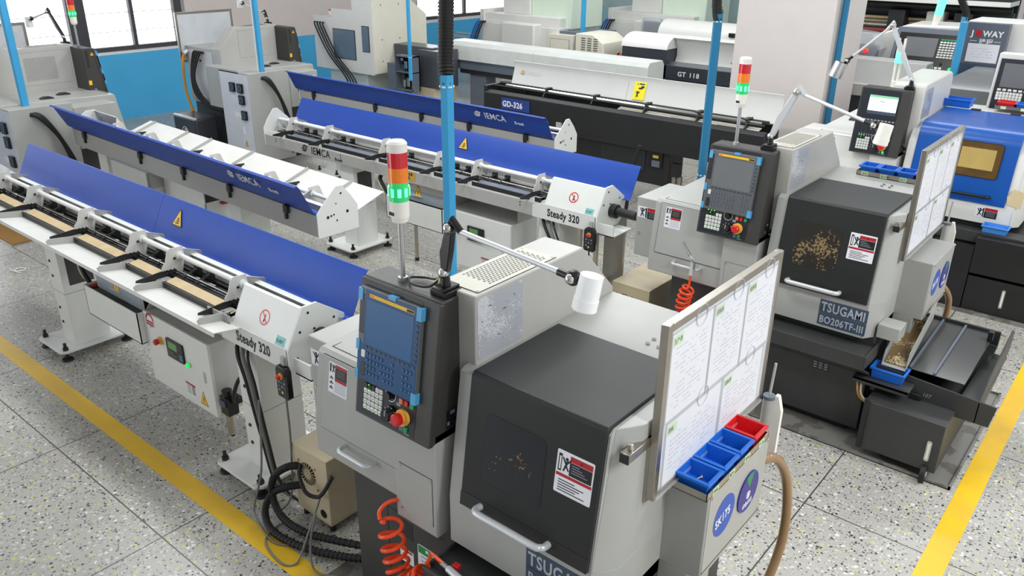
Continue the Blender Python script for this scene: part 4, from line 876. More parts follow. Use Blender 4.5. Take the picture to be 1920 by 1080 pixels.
# white lathe's own slim signal light
b = MB(); x, y, z = -2.10, 7.93, 1.766
t = thing('signal_light', 'slim clear signal light glowing green on the white lathe', 'signal light', (x, y, z))
MB().cyl((0, 0, 0), (0, 0, .05), .03, ivory, n=16).build('light_base', t)
for dx in (-.018, .018): MB().cyl((dx, 0, .05), (dx*1.4, 0, .42), .011, ivory, n=10).build('clear_tube', t)
MB().cyl((0, 0, .21), (0, 0, .30), .034, lensglit, n=18).build('green_lens', t)

# ------------------------------------------------------------------ air guns on coiled hoses
def coil(pts, turns, R, r, m, n=8, flat=1):
    P = [Vector(p) for p in pts]; Q = []
    N = turns*14; seg = len(P)-1
    for i in range(N+1):
        t = i/N*seg; k = min(int(t), seg-1); u = t-k
        p0, p1, p2, p3 = P[max(k-1, 0)], P[k], P[k+1], P[min(k+2, seg)]
        c = .5*((2*p1)+(p2-p0)*u+(2*p0-5*p1+4*p2-p3)*u*u+(3*p1-p0-3*p2+p3)*u**3)
        d = (.5*((p2-p0)+2*(2*p0-5*p1+4*p2-p3)*u+3*(3*p1-p0-3*p2+p3)*u*u)).normalized()
        a = d.cross(Vector((0, 1, .01))).normalized(); b = d.cross(a); ph = 2*math.pi*turns*i/N
        e = min(1, i/8, (N-i)/8)
        Q.append(c+(a*math.cos(ph)+b*math.sin(ph)*flat)*R*e)
    return Q
g = thing('air_gun', 'silver air gun lying on the nearest ledge with a coiled orange hose', 'air gun', (-1.80, 1.80, .68))
b = MB(TR(1.80, -1.80, -.68)); b.tube([(-2.10, 1.96, .78), (-2.12, 1.88, .805), (-2.16, 1.82, .80), (-2.18, 1.785, .765), (-2.165, 1.77, .735)], .0088, orange, n=8, sub=6); b.tube(coil([(-2.13, 1.79, .75), (-2.10, 1.78, .62), (-2.06, 1.77, .52), (-2.00, 1.76, .47)], 7, .050, .0085, orange)[4:-2]+coil([(-1.99, 1.75, .47), (-1.93, 1.74, .55), (-1.86, 1.74, .64)], 6, .050, .0085, orange)[2:-4]+[(-1.86, 1.745, .70), (-1.845, 1.755, .75), (-1.80, 1.77, .716)], .0088, orange, n=8); b.build('coiled_hose', g)
b = MB(TR(1.80, -1.80, -.68)); b.cyl((-1.805, 1.77, .714), (-1.77, 1.77, .706), .012, chrome, n=12); b.cyl((-1.77, 1.77, .706), (-1.60, 1.75, .692), .015, silverp, r1=.018, n=12); b.tube([(-1.60, 1.75, .692), (-1.56, 1.745, .694), (-1.54, 1.76, .70), (-1.42, 1.86, .70)], .009, chrome, n=8); b.build('gun_body', g)
b = MB(TR(1.80, -1.80, -.68)); b.box(-1.765, -1.735, 1.785, 1.81, .70, .72, red); b.build('red_valve', g, bevel=.003)
b = MB(TR(1.80, -1.80, -.68)); b.tube([(-1.68, 1.775, .712), (-1.62, 1.795, .73), (-1.57, 1.78, .715)], .006, blackgl, n=8); b.build('trigger', g)
g = thing('air_gun', 'air gun hung on the middle lathe door handle, orange coil below', 'air gun', (-2.32, 4.77, .95))
b = MB(TR(2.32, -4.77, -.95)); b.tube([(-2.40, 4.73, 1.10), (-2.345, 4.745, 1.005)], [.005, .011], chrome, n=10); b.tube([(-2.345, 4.745, 1.005), (-2.325, 4.75, .975), (-2.322, 4.745, .93), (-2.325, 4.74, .87)], .0135, silverp, n=10, sub=4); b.tube([(-2.33, 4.735, .985), (-2.30, 4.735, .965), (-2.302, 4.735, .92)], .006, chrome, n=8); b.build('gun_body', g)
b = MB(TR(2.32, -4.77, -.95)); b.tube([(-2.325, 4.74, .87), (-2.325, 4.735, .80)]+coil([(-2.33, 4.735, .78), (-2.36, 4.74, .66), (-2.36, 4.75, .52)], 7, .045, .0075, orange)[3:], .008, orange, n=8); b.tube(coil([(-2.08, 4.86, .74), (-2.13, 4.80, .66), (-2.2, 4.78, .52)], 6, .042, .007, orange), .008, orange, n=8) ; b.build('coiled_hose', g)

# ------------------------------------------------------------------ transformers beside the lathes
def transformer(label, x, y, hoses=True, w=.29, d=.36):
    root = thing('transformer_box', label, 'power unit', (x, y, 0))
    b = MB(); b.box(0, w, 0, d, .05, .47, khaki); b.box(.01, w-.01, -.004, d+.004, .06, .455, khaki) if False else None; o = b.build('steel_case', root, bevel=.004)
    for px, py in ((.03, .03), (w-.03, .03), (.03, d-.03), (w-.03, d-.03)): MB().cyl((px, py, 0), (px, py, .05), .018, black, n=10).build('foot', root)
    F = FRONT(0, 0, .05); b = MB().at(F); b.disc(.12, .27, .068, .0015, blackgl); b.ring(.12, .27, .034, .008, .003, khaki); b.disc(.12, .27, .026, .003, khaki)
    for i in range(20):
        a = i*math.pi/10; b.prism([(.12+.03*math.cos(a-.05), .27+.03*math.sin(a-.05)), (.12+.07*math.cos(a-.03), .27+.07*math.sin(a-.03)), (.12+.07*math.cos(a+.03), .27+.07*math.sin(a+.03)), (.12+.03*math.cos(a+.05), .27+.03*math.sin(a+.05))], 0, .003, khaki, 'z')
    b.build('fan_grille', root)
    for s_, t_ in ((.05, .33), (.19, .33), (.05, .20), (.20, .20)): MB().at(F).disc(s_, t_, .006, .004, rust, n=8).build('rivet', root)
    MB().at(F).cyl((.23, .06, 0), (.23, .06, .002), .026, blackgl).build('cable_hole', root)
    if hoses:
        for k in range(2):
            z0 = .30-.11*k; b = MB(); pts = []
            P = [(.05, -.0, .34), (.01, -.05, .34), (-.06, -.09, .27), (-.075, -.11, .16), (.02, -.13, .07), (.20, -.12, .05), (.42, -.05, .06), (.70, .04, .10)] if k == 0 else [(.06, 0, .22), (.01, -.06, .215), (-.07, -.11, .16), (-.07, -.17, .07), (.06, -.21, .03), (.28, -.18, .028), (.50, -.10, .04), (.70, -.02, .08)]
            b.tube(P, .019, rubber, n=10, sub=12); o = b.build('corrugated_hose', root)
            # ribs
            b = MB(); Q = [Vector(p) for p in P]
            for i in range(len(Q)-1):
                for u in [j/9 for j in range(9)]:
                    p0, p1, p2, p3 = Q[max(i-1, 0)], Q[i], Q[i+1], Q[min(i+2, len(Q)-1)]
                    c = .5*((2*p1)+(p2-p0)*u+(2*p0-5*p1+4*p2-p3)*u*u+(3*p1-p0-3*p2+p3)*u**3); dd = (p2-p0).normalized(); b.cyl(c-dd*.004, c+dd*.004, .0215, rubber, n=10)
            o['kind'] = 'part' if False else ''
            del o['kind']; b.build('hose_ribs', o)['kind'] = 'stuff'
        b = MB(); b.tube([(.07, -.0, .36), (.1, -.04, .33), (.17, -.06, .26), (.24, -.04, .25), (.29, -.03, .30), (.31, .02, .38)], .011, rubber, n=8, sub=6); b.build('black_cable', root)
    return root
transformer('tan power unit with round fan and black hoses beside the nearest lathe', -3.26, 2.095)
transformer('pale tan power unit on the floor left of the middle lathe', -3.18, 5.12, hoses=False, d=.5, w=.34)
b = MB(); P = [(-3.42, 2.03, .70), (-3.40, 1.98, .30), (-3.44, 1.93, .06), (-3.38, 1.90, .012), (-3.15, 1.85, .010), (-3.02, 1.95, .010), (-3.10, 2.02, .010), (-3.24, 1.98, .010), (-3.20, 1.83, .010), (-3.0, 1.78, .010), (-2.93, 1.83, .010), (-2.96, 1.93, .1), (-3.0, 2.06, .25)]
b.tube(P, .006, cablegrey, n=8, sub=8); tag(b.build('loose_cable'), 'thin grey cable looped on the floor by the nearest column foot', 'cable')
b = MB(); P = [(-2.86, 1.93, .30), (-2.88, 1.90, .16), (-2.84, 1.86, .05), (-2.78, 1.86, .010), (-2.64, 1.92, .010), (-2.60, 1.80, .012), (-2.45, 1.85, .012)]
b.tube(P, .006, cablegrey, n=8, sub=8); tag(b.build('loose_cable'), 'grey cable dropping in front of the tan power unit fan', 'cable')

# ------------------------------------------------------------------ hand remotes on the feeders
def remote(label, x, y, z, cable_to):
    root = thing('hand_remote', label, 'remote control', (x, y, z)); b = MB(); b.prism([(-.048, .01), (-.048, .16), (-.035, .185), (.035, .185), (.048, .16), (.048, .01), (.04, 0), (-.04, 0)], -.045, -.012, blackgl, 'y'); o = b.build('remote_case', root, bevel=.004)
    F = FRONT(-.048, -.045, 0); MB().at(F).rrect(.012, .084, .02, .165, .001, pface, r=.006).build('face_plate', root)
    estop(F, .05, .135, .013, root, depth=.026)
    for i in range(7):
        MB().at(F).disc(.026+.023*(i % 3), .095-.024*(i//3), .0065, .003, slate if i % 2 else ink, n=10).build('push_button', root)
    MB().at(F).disc(.048, .035, .008, .0025, yellow, n=12).build('yellow_mark', root)
    b = MB(); b.box(-.014, .014, -.03, -.012, .18, .235, fgrey); b.box(-.02, .02, -.034, -.026, .17, .19, rubber); b.build('hanger', root)
    b = MB(); b.tube([(0, -.03, .0), (0, -.03, -.05)]+[Vector(p)-Vector((x, y, z)) for p in cable_to], .006, rubber if y > 3 else cablegrey, n=8, sub=5); b.build('remote_cable', root)
    return root
remote('black hand remote hung on the end of the nearest feeder', -3.24, 2.112, .765, [(-3.26, 2.09, .45), (-3.30, 2.08, .1), (-3.34, 2.0, .01)])
remote('black hand remote hung on the far feeder end beside its black nose tube', -3.262, 4.918, .77, [(-3.24, 4.9, .5), (-3.25, 5.0, .3)])

# ------------------------------------------------------------------ blue cable posts
def post(label, x, y, z0, z1, hose=None, pale=False, r=.032, m=None):
    root = thing('cable_post', label, 'cable duct', (x, y, z0)); pts = [(r*math.cos(math.radians(60*i+15)), r*math.sin(math.radians(60*i+15))) for i in range(6)]
    MB().prism(pts, 0, z1-z0, m or ductblue, 'z').build('duct', root)
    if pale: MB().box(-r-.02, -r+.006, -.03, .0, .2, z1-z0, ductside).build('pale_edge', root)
    for z in (.35, z1-z0-.06): 
        MB().cyl((0, 0, z), (0, 0, z+.008), r*1.04, ivory, n=6).build('cable_tie', root)
    if hose:
        b = MB(); b.tube([(0, 0, z1-z0-.05)]+hose, .034, rubber, n=12, sub=8); h = b.build('corrugated_hose', root)
        b = MB(); Q = [Vector((0, 0, z1-z0))]+[Vector(p) for p in hose]
        for i in range(len(Q)-1):
            k = max(2, int((Q[i+1]-Q[i]).length/.016))
            for j in range(k): c = Q[i].lerp(Q[i+1], j/k); dd = (Q[i+1]-Q[i]).normalized(); b.cyl(c-dd*.004, c+dd*.004, .038, rubber, n=12)
        b.build('hose_ribs', h)['kind'] = 'stuff'
    return root
post('blue duct with black ribbed hose rising behind the nearest lathe', -2.775, 2.86, .9, 2.38, hose=[(-.015, .01, 1.53), (.01, .0, 1.9), (.02, .0, 2.6)], r=.036)
post('shade-toned blue duct rising behind the middle lathe, before the pillar', -2.85, 5.82, .9, 2.475, hose=[(-.02, .0, 1.62), (-.03, .0, 1.85), (-.02, .02, 2.5)], r=.034, m=ductshade)
post('blue duct at the left edge, fixed to the vented lathe', -9.32, 3.32, .75, 3.2, pale=True, r=.04)
post('blue duct fixed to the lathe with four fan grilles', -9.47, 6.30, .85, 3.2, pale=True, r=.036)
post('pale blue duct beside the cream machine', -9.62, 9.1, .85, 3.2, r=.034)
post('blue duct among the white machines at the back', -8.30, 11.9, 1.05, 3.2, r=.045)
post('blue duct strip running up the pillar side', -3.025, 9.09, .6, 4.5, r=.034, m=ductshade)
post('blue duct beside the slanted control panel at far right', -2.13, 10.3, 1.0, 2.22, hose=[(.0, 0, 1.25), (-.12, 0, 1.5), (-.15, 0, 2)], r=.04)

# ------------------------------------------------------------------ chip carts and drip pans
def chip_cart(label, dx, y0, full=True):
    root = thing('chip_cart', label, 'cart', (-.82, y0+.4, 0)); T = TR(.82, -4.7-.4)
    b = MB(T); b.box(-1.06, -.60, 4.70, 5.55, .07, .40, dkbase); b.box(-1.06, -1.03, 4.685, 4.70, .07, .42, black); o = b.build('coolant_tank', root, bevel=.004)
    b = MB(T).at(FRONT(-.66, 4.70, .14)); b.rrect(-.014, .014, 0, .14, .006, chrome, r=.012); b.rrect(-.006, .006, .015, .125, .008, ivory, r=.005); b.build('level_gauge', o)
    for px, py in ((-.655, 4.69), (-.655, 5.5), (-1.0, 5.5)):
        b = MB(T); b.cyl((px-.014, py, .055), (px+.014, py, .055), .055, rubber, n=20); b.cyl((px-.018, py, .055), (px+.018, py, .055), .018, fgrey, n=12); b.build('wheel', root)
    b = MB(T); b.box(-.95, -.80, 4.9, 5.1, .40, .44, black); b.build('pump_block', root, bevel=.004)
    b = MB(T); b.prism([(4.93, .47), (4.93, .36), (4.97, .36), (5.78, .50), (5.78, .62), (5.76, .62), (5.76, .52), (4.95, .40), (4.95, .47)], -1.10, -.565, dkbase)
    b.prism([(5.0, .545), (5.0, .55), (5.75, .60), (5.75, .595)], -1.0, -.60, mat('oily_lid', (70, 70, 70), .15) if 'oily_lid' not in MATS else MATS['oily_lid'])
    for k in (0, .14): b.prism([(5.0, .55), (5.0, .565), (5.75, .615), (5.75, .60)], -.92+k, -.905+k, slate)
    b.prism([(-1.10, .36), (-.42, .36), (-.40, .50), (-1.10, .55)], 4.925, 4.935, dkbase, 'y')
    b.prism([(4.925, .36), (5.5, .44), (5.72, .55), (5.74, .66), (5.66, .70), (5.1, .60), (4.925, .50)], -.50, -.49, dkbase)
    b.box(-.60, -.49, 4.95, 5.7, .48, .49, dkbase); o = b.build('chip_hopper', root, bevel=.002)
    b = MB(T); b.box(-.62, -.59, 5.62, 5.66, .60, .66, black); b.build('hopper_stop', root)
    b = MB(T).at(FRONT(-.80, 4.924, .43)); b.text('107', 0, 0, .034, ink, shear=.2); b.build('chalk_number', o) if full else None
    return root
chip_cart('black wheeled chip cart marked 107 beside the middle lathe', 0, 4.70)
t = thing('swarf_box', 'black box at the bottom edge, under the hose right of the nearest lathe', 'box', (-.98, 2.45, 0))
MB(TR(.98, -2.45)).box(-1.1, -.86, 2.10, 2.80, .02, .34, black).build('box_shell', t, bevel=.004)
MB(TR(.98, -2.45)).tube([(-.86, 2.55, .28), (-.83, 2.55, .33), (-.83, 2.66, .33), (-.86, 2.66, .28)], .008, blackgl, n=8, sub=4).build('handle', t)
def chute(label, y0, name='chip_chute'):
    root = thing(name, label, 'chute', (-1.0, y0+.3, .48)); T = TR(1.0, -4.83-.3, -.48)
    b = MB(T); b.prism([(5.42, .74), (4.93, .555), (4.93, .55), (5.42, .735)], -1.06, -.92, beige); b.prism([(5.42, .735), (4.93, .55), (4.96, .64), (5.42, .82)], -1.064, -1.06, beige); b.prism([(5.42, .735), (4.93, .55), (4.96, .66), (5.42, .86)], -.924, -.92, beige); b.build('chute_channel', root)
    b = MB(T); b.prism([(5.36, .724), (4.95, .57), (4.95, .575), (5.36, .732)], -1.05, -.93, chipsm); b.build('metal_chips', root)['kind'] = 'stuff'
    return root
chute('beige sloping chute strewn with brass chips beside the middle lathe', 4.83)
b = MB(); b.box(-1.18, -.85, 4.79, 4.985, .472, .49, dkbase); b.box(-1.18, -.85, 4.79, 4.797, .455, .49, dkbase); b.prism([(4.82, .472), (4.98, .472), (4.98, .38), (4.96, .38)], -1.15, -1.13, dkbase)
tag(b.build('wall_shelf', bevel=.002), 'small black shelf under the blue bin at the middle lathe corner', 'shelf')
b = MB(); b.tube([(-1.16, 4.84, .45), (-1.12, 4.80, .36), (-1.0, 4.77, .33), (-.9, 4.78, .30), (-.82, 4.84, .30)], .008, hoseorange, n=8, sub=6); b.tube([(-1.13, 4.83, .46), (-1.11, 4.79, .38), (-1.02, 4.76, .34), (-.93, 4.77, .31), (-.86, 4.83, .31)], .007, khaki, n=8, sub=6)
tag(b.build('clear_hoses'), 'pair of thin amber hoses below the blue bin shelf', 'hose')
def hose(label, pts, r, m, ribs=False):
    b = MB(); b.tube(pts, r, m, n=12, sub=10); o = tag(b.build('flexible_hose'), label, 'hose'); return o
hose('brown ribbed hose curving down beside the four bins', [(-.99, 2.80, 1.02), (-.95, 2.92, .98), (-.92, 3.02, .80), (-.90, 3.02, .52), (-.92, 2.92, .26), (-.96, 2.80, .12)], .021, hosebrown)
hose('brown hose leaving the middle lathe behind its side cabinet', [(-1.0, 5.66, .86), (-.97, 5.76, .84), (-.93, 5.86, .72), (-.93, 5.88, .55), (-.97, 5.85, .42)], .021, hosebrown)
hose('black hose standing between the feeders and the black bar feeder', [(-4.28, 7.25, 1.0), (-4.33, 7.22, .7), (-4.36, 7.2, .3), (-4.36, 7.2, 0.03)], .02, rubber)
b = MB(); b.box(-2.75, -.50, 4.70, 6.12, .0, .006, panmat); 
for q in ((-2.75, -.50, 4.70, 4.712), (-2.75, -.50, 6.108, 6.12), (-2.75, -2.738, 4.7, 6.12), (-.512, -.50, 4.7, 6.12)): b.box(*q, 0, .02, panmat)
struct(b.build('trim_3', smooth=False))
b = MB(); b.box(-2.75, -.50, 1.74, 3.14, .0, .006, panmat); struct(b.build('trim_4', smooth=False))
b = MB(); b.box(-2.75, -.40, 7.48, 9.1, .0, .02, panmat); struct(b.build('trim_5', smooth=False))
# tray and scrap on the floor at left
t = thing('drip_tray', 'shallow tray lined with brown card under the nearest feeder end', 'tray', (-9.35, 2.9, 0), .02)
MB().box(-.55, .42, -.16, .26, 0, .012, alu).build('tray_base', t); MB().box(-.53, .40, -.14, .24, .012, .018, cardb).build('card_lining', t)
b = MB(); b.tube([(-8.31, 2.50, .006), (-8.22, 2.49, .008), (-8.16, 2.55, .01), (-8.2, 2.60, .006), (-8.25, 2.55, .01), (-8.20, 2.50, .01), (-8.12, 2.52, .006)], .006, ivory, n=6, sub=6); tag(b.build('string_scrap'), 'curled white scrap of string on the floor at left', 'string')
# coolant unit beside the rear lathe
t = thing('coolant_unit', 'black box unit with a white monogram below the rear hoses', 'coolant unit', (-10.74, 5.98, 0))
MB().box(-.3, .28, -.17, .17, 0.0, .62, mat('unit_charcoal', (56, 58, 64), .35)).build('unit_case', t, bevel=.03, seg=3)
MB().box(-.29, .27, -.172, -.13, .60, .63, silverp).build('lid_edge', t, bevel=.008)
b = MB().at(FRONT(-.08, -.171, .34)); b.ring(.07, .07, .075, .010, .002, txwhite); b.text('B', .03, .02, .14, txwhite, shear=.25, bold=.002); b.build('monogram', t)

# ------------------------------------------------------------------ black bar feeder
t = thing('bar_feeder', 'black bar feeder with a raised white cover and small blue name plate', 'bar feeder', (-5.1, 8.05, 0)); T = TR(5.1, -8.05)
b = MB(T); b.prism([(7.82, .80), (7.82, 1.16), (7.86, 1.19), (7.90, 1.19), (7.90, 1.08), (8.14, 1.08), (8.14, 1.22), (8.2, 1.22), (8.2, .80)], -6.93, -3.2, black); b.prism([(-6.96, .82), (-6.96, 1.2), (-6.90, 1.26), (-6.5, 1.26), (-6.5, .82)], 8.12, 8.2, black, 'y'); b.box(-6.95, -6.90, 7.83, 8.2, .82, 1.24, black); bo = b.build('feeder_body', t, bevel=.006)
b = MB(T); b.box(-5.72, -4.25, 7.86, 8.18, .42, .80, black); b.build('lower_cabinet', t, bevel=.004)
for x in (-6.7, -3.5): b = MB(T); b.box(x, x+.25, 7.9, 8.15, 0, .8, black); b.build('pedestal', t, bevel=.004)
b = MB(T); b.box(-5.15, -4.55, 7.85, 7.86, .55, .88, charcoal); b.box(-4.95, -4.80, 7.845, 7.85, .80, .83, blackgl); b.build('panel_door', t, bevel=.002)
b = MB(T); b.box(-4.5, -4.33, 7.845, 7.86, .62, .80, blackgl); b.box(-4.45, -4.38, 7.84, 7.845, .73, .76, mat('dull_yellow', (200, 180, 60), .5)); b.box(-4.46, -4.36, 7.84, 7.845, .63, .70, slate); b.build('switch_panel', t)
b = MB(T).at(FRONT(-6.62, 7.815, 1.02)); b.rect(-.02, .43, -.03, .11, .004, mat('plate_royal_blue', (40, 66, 140), .4)); b.at(FRONT(-6.62, 7.810, 1.015)); b.text('GD-326', 0, .01, .095, txwhite, bold=.003, sx=.96); b.build('name_plate', t)
b = MB(T).at(FRONT(-5.78, 7.82, .80)); b.rect(0, .08, 0, .14, .01, fgrey); b.build('push_button_plate', t)
estop(FRONT(-5.58, 7.82, .86), 0, 0, .035, t, T, depth=.05)
MB(T).cyl((-6.7, 7.98, 1.25), (-3.3, 7.98, 1.25), .016, chrome, n=10).build('chrome_rail', t)
b = MB(T); b.cyl((-6.85, 7.93, 1.24), (-3.25, 7.93, 1.24), .013, black, n=8); b.cyl((-6.85, 8.04, 1.26), (-3.25, 8.04, 1.26), .013, black, n=8); b.build('black_rail', t)
for x in (-6.05, -5.35, -4.65, -4.0, -3.45):
    b = MB(T); b.prism([(7.88, 1.12), (7.88, 1.20), (7.95, 1.28), (8.06, 1.29), (8.08, 1.26), (8.0, 1.12)], x, x+.012, black); b.box(x-.04, x+.01, 7.92, 8.06, 1.275, 1.285, black); b.cyl((x-.3, 7.90, 1.18), (x+.02, 7.90, 1.18), .012, chrome, n=8); b.build('clamp_arm', t)
b = MB(T); b.prism([(7.88, 1.17), (7.99, 1.20), (7.99, 1.205), (7.88, 1.175)], -5.0, -3.3, mat('wear_strip_pale', (206, 202, 190), .5)); b.build('wear_strip', t)
pr_ = [(8.10, 1.24), (8.17, 1.46), (8.15, 1.53), (8.155, 1.533), (8.177, 1.46), (8.107, 1.237)]
for k, (x0, x1) in enumerate(((-6.72, -5.02), (-5.015, -3.18))): 
    b = MB(T); b.prism(pr_, x0, x1, white); co = b.build('raised_cover', t)
    if k == 1: 
        F = fr((-4.92, 8.115, 1.285), (1, 0, 0), (0, .07, .22)); q = MB(T).at(F); q.rrect(-.01, .14, -.01, .19, .012, mat('label_bright_yellow', (244, 222, 30), .5), r=.006); man(q, .04, .02, .07, .0125); q.tri(.03, .16, .02, .018, .0128, txblack); q.rect(.05, .12, .162, .176, .0128, txblack); q.rect(.05, .10, .11, .13, .0128, inkd); q.rect(.08, .12, .125, .15, .0128, inkd); q.build('warning_label', co)
    else:
        F = fr((-6.6, 8.14, 1.385), (1, 0, 0), (0, .07, .22)); sticker(F @ Matrix.Translation((0, 0, .006)), .06, .05, co, kind='bolt', T=T); q = MB(T).at(F @ Matrix.Translation((0, 0, .006))); chars(q, .08, .0, .24, .05, 2, 4, inkl, .001); q.build('faint_lettering', co)
b = MB(T); b.box(-4.22, -4.12, 7.86, 7.92, .55, .70, black); b.cyl((-4.19, 7.89, .45), (-4.19, 7.89, .56), .03, steel); b.cyl((-4.12, 7.89, .45), (-4.12, 7.89, .56), .03, steel); b.build('air_regulator', t)

# ------------------------------------------------------------------ cream machine and its long grey feeder
t = thing('machining_centre', 'cream lathe with two slate door windows at the back left', 'machine', (-11.4, 10, 0)); T = TR(11.4, -10)
b = MB(T); b.prism([(-12.25, .78), (-12.25, 1.66), (-11.75, 1.66), (-11.75, 1.80), (-11.2, 1.80), (-11.2, 2.02), (-10.72, 2.02), (-10.72, .78)], 9.30, 9.36, white, 'y'); b.box(-12.25, -10.73, 9.36, 10.5, .80, 1.64, cream); b.prism([(9.31, .80), (9.31, 2.01), (10.1, 2.01), (10.55, 1.70), (10.55, .80)], -10.9, -10.70, cream); b.prism([(9.36, 1.6), (9.36, 2.0), (10.1, 2.0), (10.5, 1.7), (10.5, 1.6)], -11.2, -10.9, white); bo = b.build('enclosure', t, bevel=.006)
for (x0, x1, z0, z1) in ((-11.72, -11.16, 1.0, 1.47), (-10.96, -10.80, 1.16, 1.56)):
    b = MB(T); b.box(x0-.01, x1+.01, 9.292, 9.30, z0-.01, z1+.01, inkd); b.box(x0, x1, 9.288, 9.293, z0, z1, mat('slate_window', (104, 118, 134), .15) if 'slate_window' not in MATS else MATS['slate_window']); b.build('door_window', t)
b = MB(T).box(-12.0, -11.0, 9.4, 10.3, 0, .8, mat('pale_aqua_base', (208, 220, 222), .4)); b.build('base_cabinet', t)
for k in range(4):
    b = MB(T); x = -12.17+.075*k; b.tube([(x, 9.29, 1.56), (x+.01, 9.26, 1.5), (x+.35, 9.24, 1.05), (x+.72, 9.26, .72), (x+.8, 9.3, .5)], .013, rubber, n=8, sub=6); b.build('hydraulic_hose', t)
b = MB(T); b.box(-12.0, -11.85, 9.45, 9.6, 1.66, 1.74, ivory); b.box(-12.0, -11.85, 9.45, 9.6, 1.74, 1.765, red); b.build('alarm_box', t, bevel=.006)
for (z_, y_) in ((1.9, 9.5), (1.9, 9.9), (1.35, 9.5), (1.35, 9.9), (1.0, 9.5)): MB(T).at(RIGHT(-10.70, y_, z_)).disc(0, 0, .01, .004, gap, n=8).build('panel_screw', bo)
t = thing('spindle_box', 'dark grey stepped housing between the cream machine and grey feeder', 'housing', (-10.2, 10.1, 0)); T = TR(10.2, -10.1)
MB(T).box(-10.69, -9.78, 9.75, 10.12, .75, 1.27, mat('graphite_paint', (74, 78, 84), .3)).build('upper_housing', t, bevel=.006)
b = MB(T); b.box(-9.98, -9.55, 9.62, 10.12, .65, 1.245, MATS['graphite_paint']); b.box(-9.551, -9.545, 9.75, 10.0, .80, 1.08, black); b.build('front_housing', t, bevel=.006)
MB(T).box(-10.55, -10.15, 9.45, 9.8, .2, 1.0, slate).build('side_case', t, bevel=.004)
b = MB(T)
b.box(-10.22, -9.82, 9.32, 9.34, .62, .64, slate); b.box(-10.22, -9.82, 9.32, 9.5, 1.15, 1.17, slate); b.box(-10.22, -9.82, 9.32, 9.5, .90, .915, slate); b.box(-10.22, -10.205, 9.32, 9.5, .60, 1.17, slate); b.box(-9.835, -9.82, 9.32, 9.5, .60, 1.17, slate); b.box(-10.22, -9.82, 9.48, 9.5, .60, 1.17, black); b.build('valve_rack', t)
b = MB(T)
for (x, z, r, h) in ((-10.12, 1.08, .035, .04), (-10.03, .96, .04, .12), (-9.93, .97, .035, .10), (-10.08, .66, .035, .12), (-9.98, .68, .04, .14)): b.cyl((x, 9.40, z), (x, 9.40, z+h), r, chrome, n=12)
b.build('filter_bowl', t)['kind'] = 'stuff'
MB(T).box(-10.5, -9.6, 9.6, 10.12, 0, .65, khaki).build('base', t)
t = thing('bar_feeder', 'long pale grey hooded bar feeder behind the black one', 'bar feeder', (-7.9, 10.4, 0)); T = TR(7.9, -10.4)
for x0, x1 in ((-9.8, -8.0), (-7.995, -5.95)): b = MB(T); b.prism([(10.15, 1.07), (10.15, 1.30), (10.20, 1.365), (10.55, 1.365), (10.6, 1.30), (10.6, 1.07)], x0, x1, mat('hood_pale_grey', (214, 217, 213), .35) if 'hood_pale_grey' not in MATS else MATS['hood_pale_grey']); b.build('hood', t, bevel=.006)
b = MB(T); b.box(-9.75, -6.0, 10.2, 10.55, .92, 1.07, slate); b.box(-9.6, -6.2, 10.22, 10.3, .85, .94, inkd); b.build('feeder_body', t, bevel=.004)
for x in (-9.4, -8.3, -6.4): b = MB(T); b.box(x, x+.35, 10.25, 10.5, 0, .92, slate); b.build('pedestal', t)

# ------------------------------------------------------------------ feeders in the rear bay
t = thing('bar_feeder', 'dark feeder with white lettering and a curved white lid, part of it lifted', 'bar feeder', (-5.6, 11.5, 0)); T = TR(5.6, -11.5)
navy = mat('feeder_dark_navy', (50, 56, 64), .4)
b = MB(T); b.box(-7.05, -4.3, 11.22, 11.7, .6, 1.18, navy); b.box(-7.05, -6.25, 11.2, 11.85, .6, 1.43, navy); b.prism([(11.2, 1.0), (11.2, 1.2), (11.26, 1.26), (11.3, 1.2), (11.3, 1.0)], -6.3, -4.3, navy); b.build('feeder_body', t, bevel=.004)
b = MB(T); b.at(FRONT(-6.05, 11.2, 1.06)); b.text('GT', 0, 0, .095, txwhite, bold=.002, sx=1.05); b.build('name_lettering', t); [MB(T).at(FRONT(-5.86+.06*i, 11.2, 1.06)).text(c, 0, 0, .095, txwhite, bold=.002, sx=1.05).build('name_numeral', t) for i, c in enumerate('118')]
arc = [(11.18+.35*(1-math.cos(math.radians(a))), 1.42+.19*math.sin(math.radians(a))) for a in range(0, 181, 15)]
b = MB(T); b.prism(arc, -7.06, -6.25, white); b.prism(arc[4:], -6.25, -4.3, white); b.build('curved_lid', t)
lid = [(11.42, 1.20), (11.48, 1.32), (11.47, 1.45), (11.40, 1.57), (11.395, 1.575), (11.48, 1.46), (11.49, 1.32), (11.43, 1.195)]
b = MB(T); b.prism(lid, -6.24, -4.3, fwhite); l_ = b.build('raised_lid', t)
b = MB(T); b.cyl((-6.2, 11.38, 1.2), (-4.3, 11.38, 1.2), .02, chrome, n=10); b.build('push_rod', t)
sticker(FRONT(-5.35, 11.46, 1.26), .05, .05, l_, kind='bolt', T=T)
b = MB(T)
for k in range(4): b.tube([(-7.05, 11.3+.05*k, 1.3), (-7.14-.02*k, 11.3, 1.28), (-7.2, 11.35, 1.12), (-7.28-.03*k, 11.4, 1.08)], .012, (khaki, redst, rubber, hoseorange)[k], n=6, sub=5)
b.build('loose_wiring', t)['kind'] = 'stuff'
MB(T).box(-6.8, -4.6, 11.25, 11.65, 0, .6, navy).build('pedestal', t)
t = thing('bar_feeder', 'white round-topped feeder farthest back, left of the pillar', 'bar feeder', (-6, 12.8, 0)); T = TR(6, -12.8)
arc = [(12.6+.3*(1-math.cos(math.radians(a))), 1.46+.24*math.sin(math.radians(a))) for a in range(0, 181, 15)]
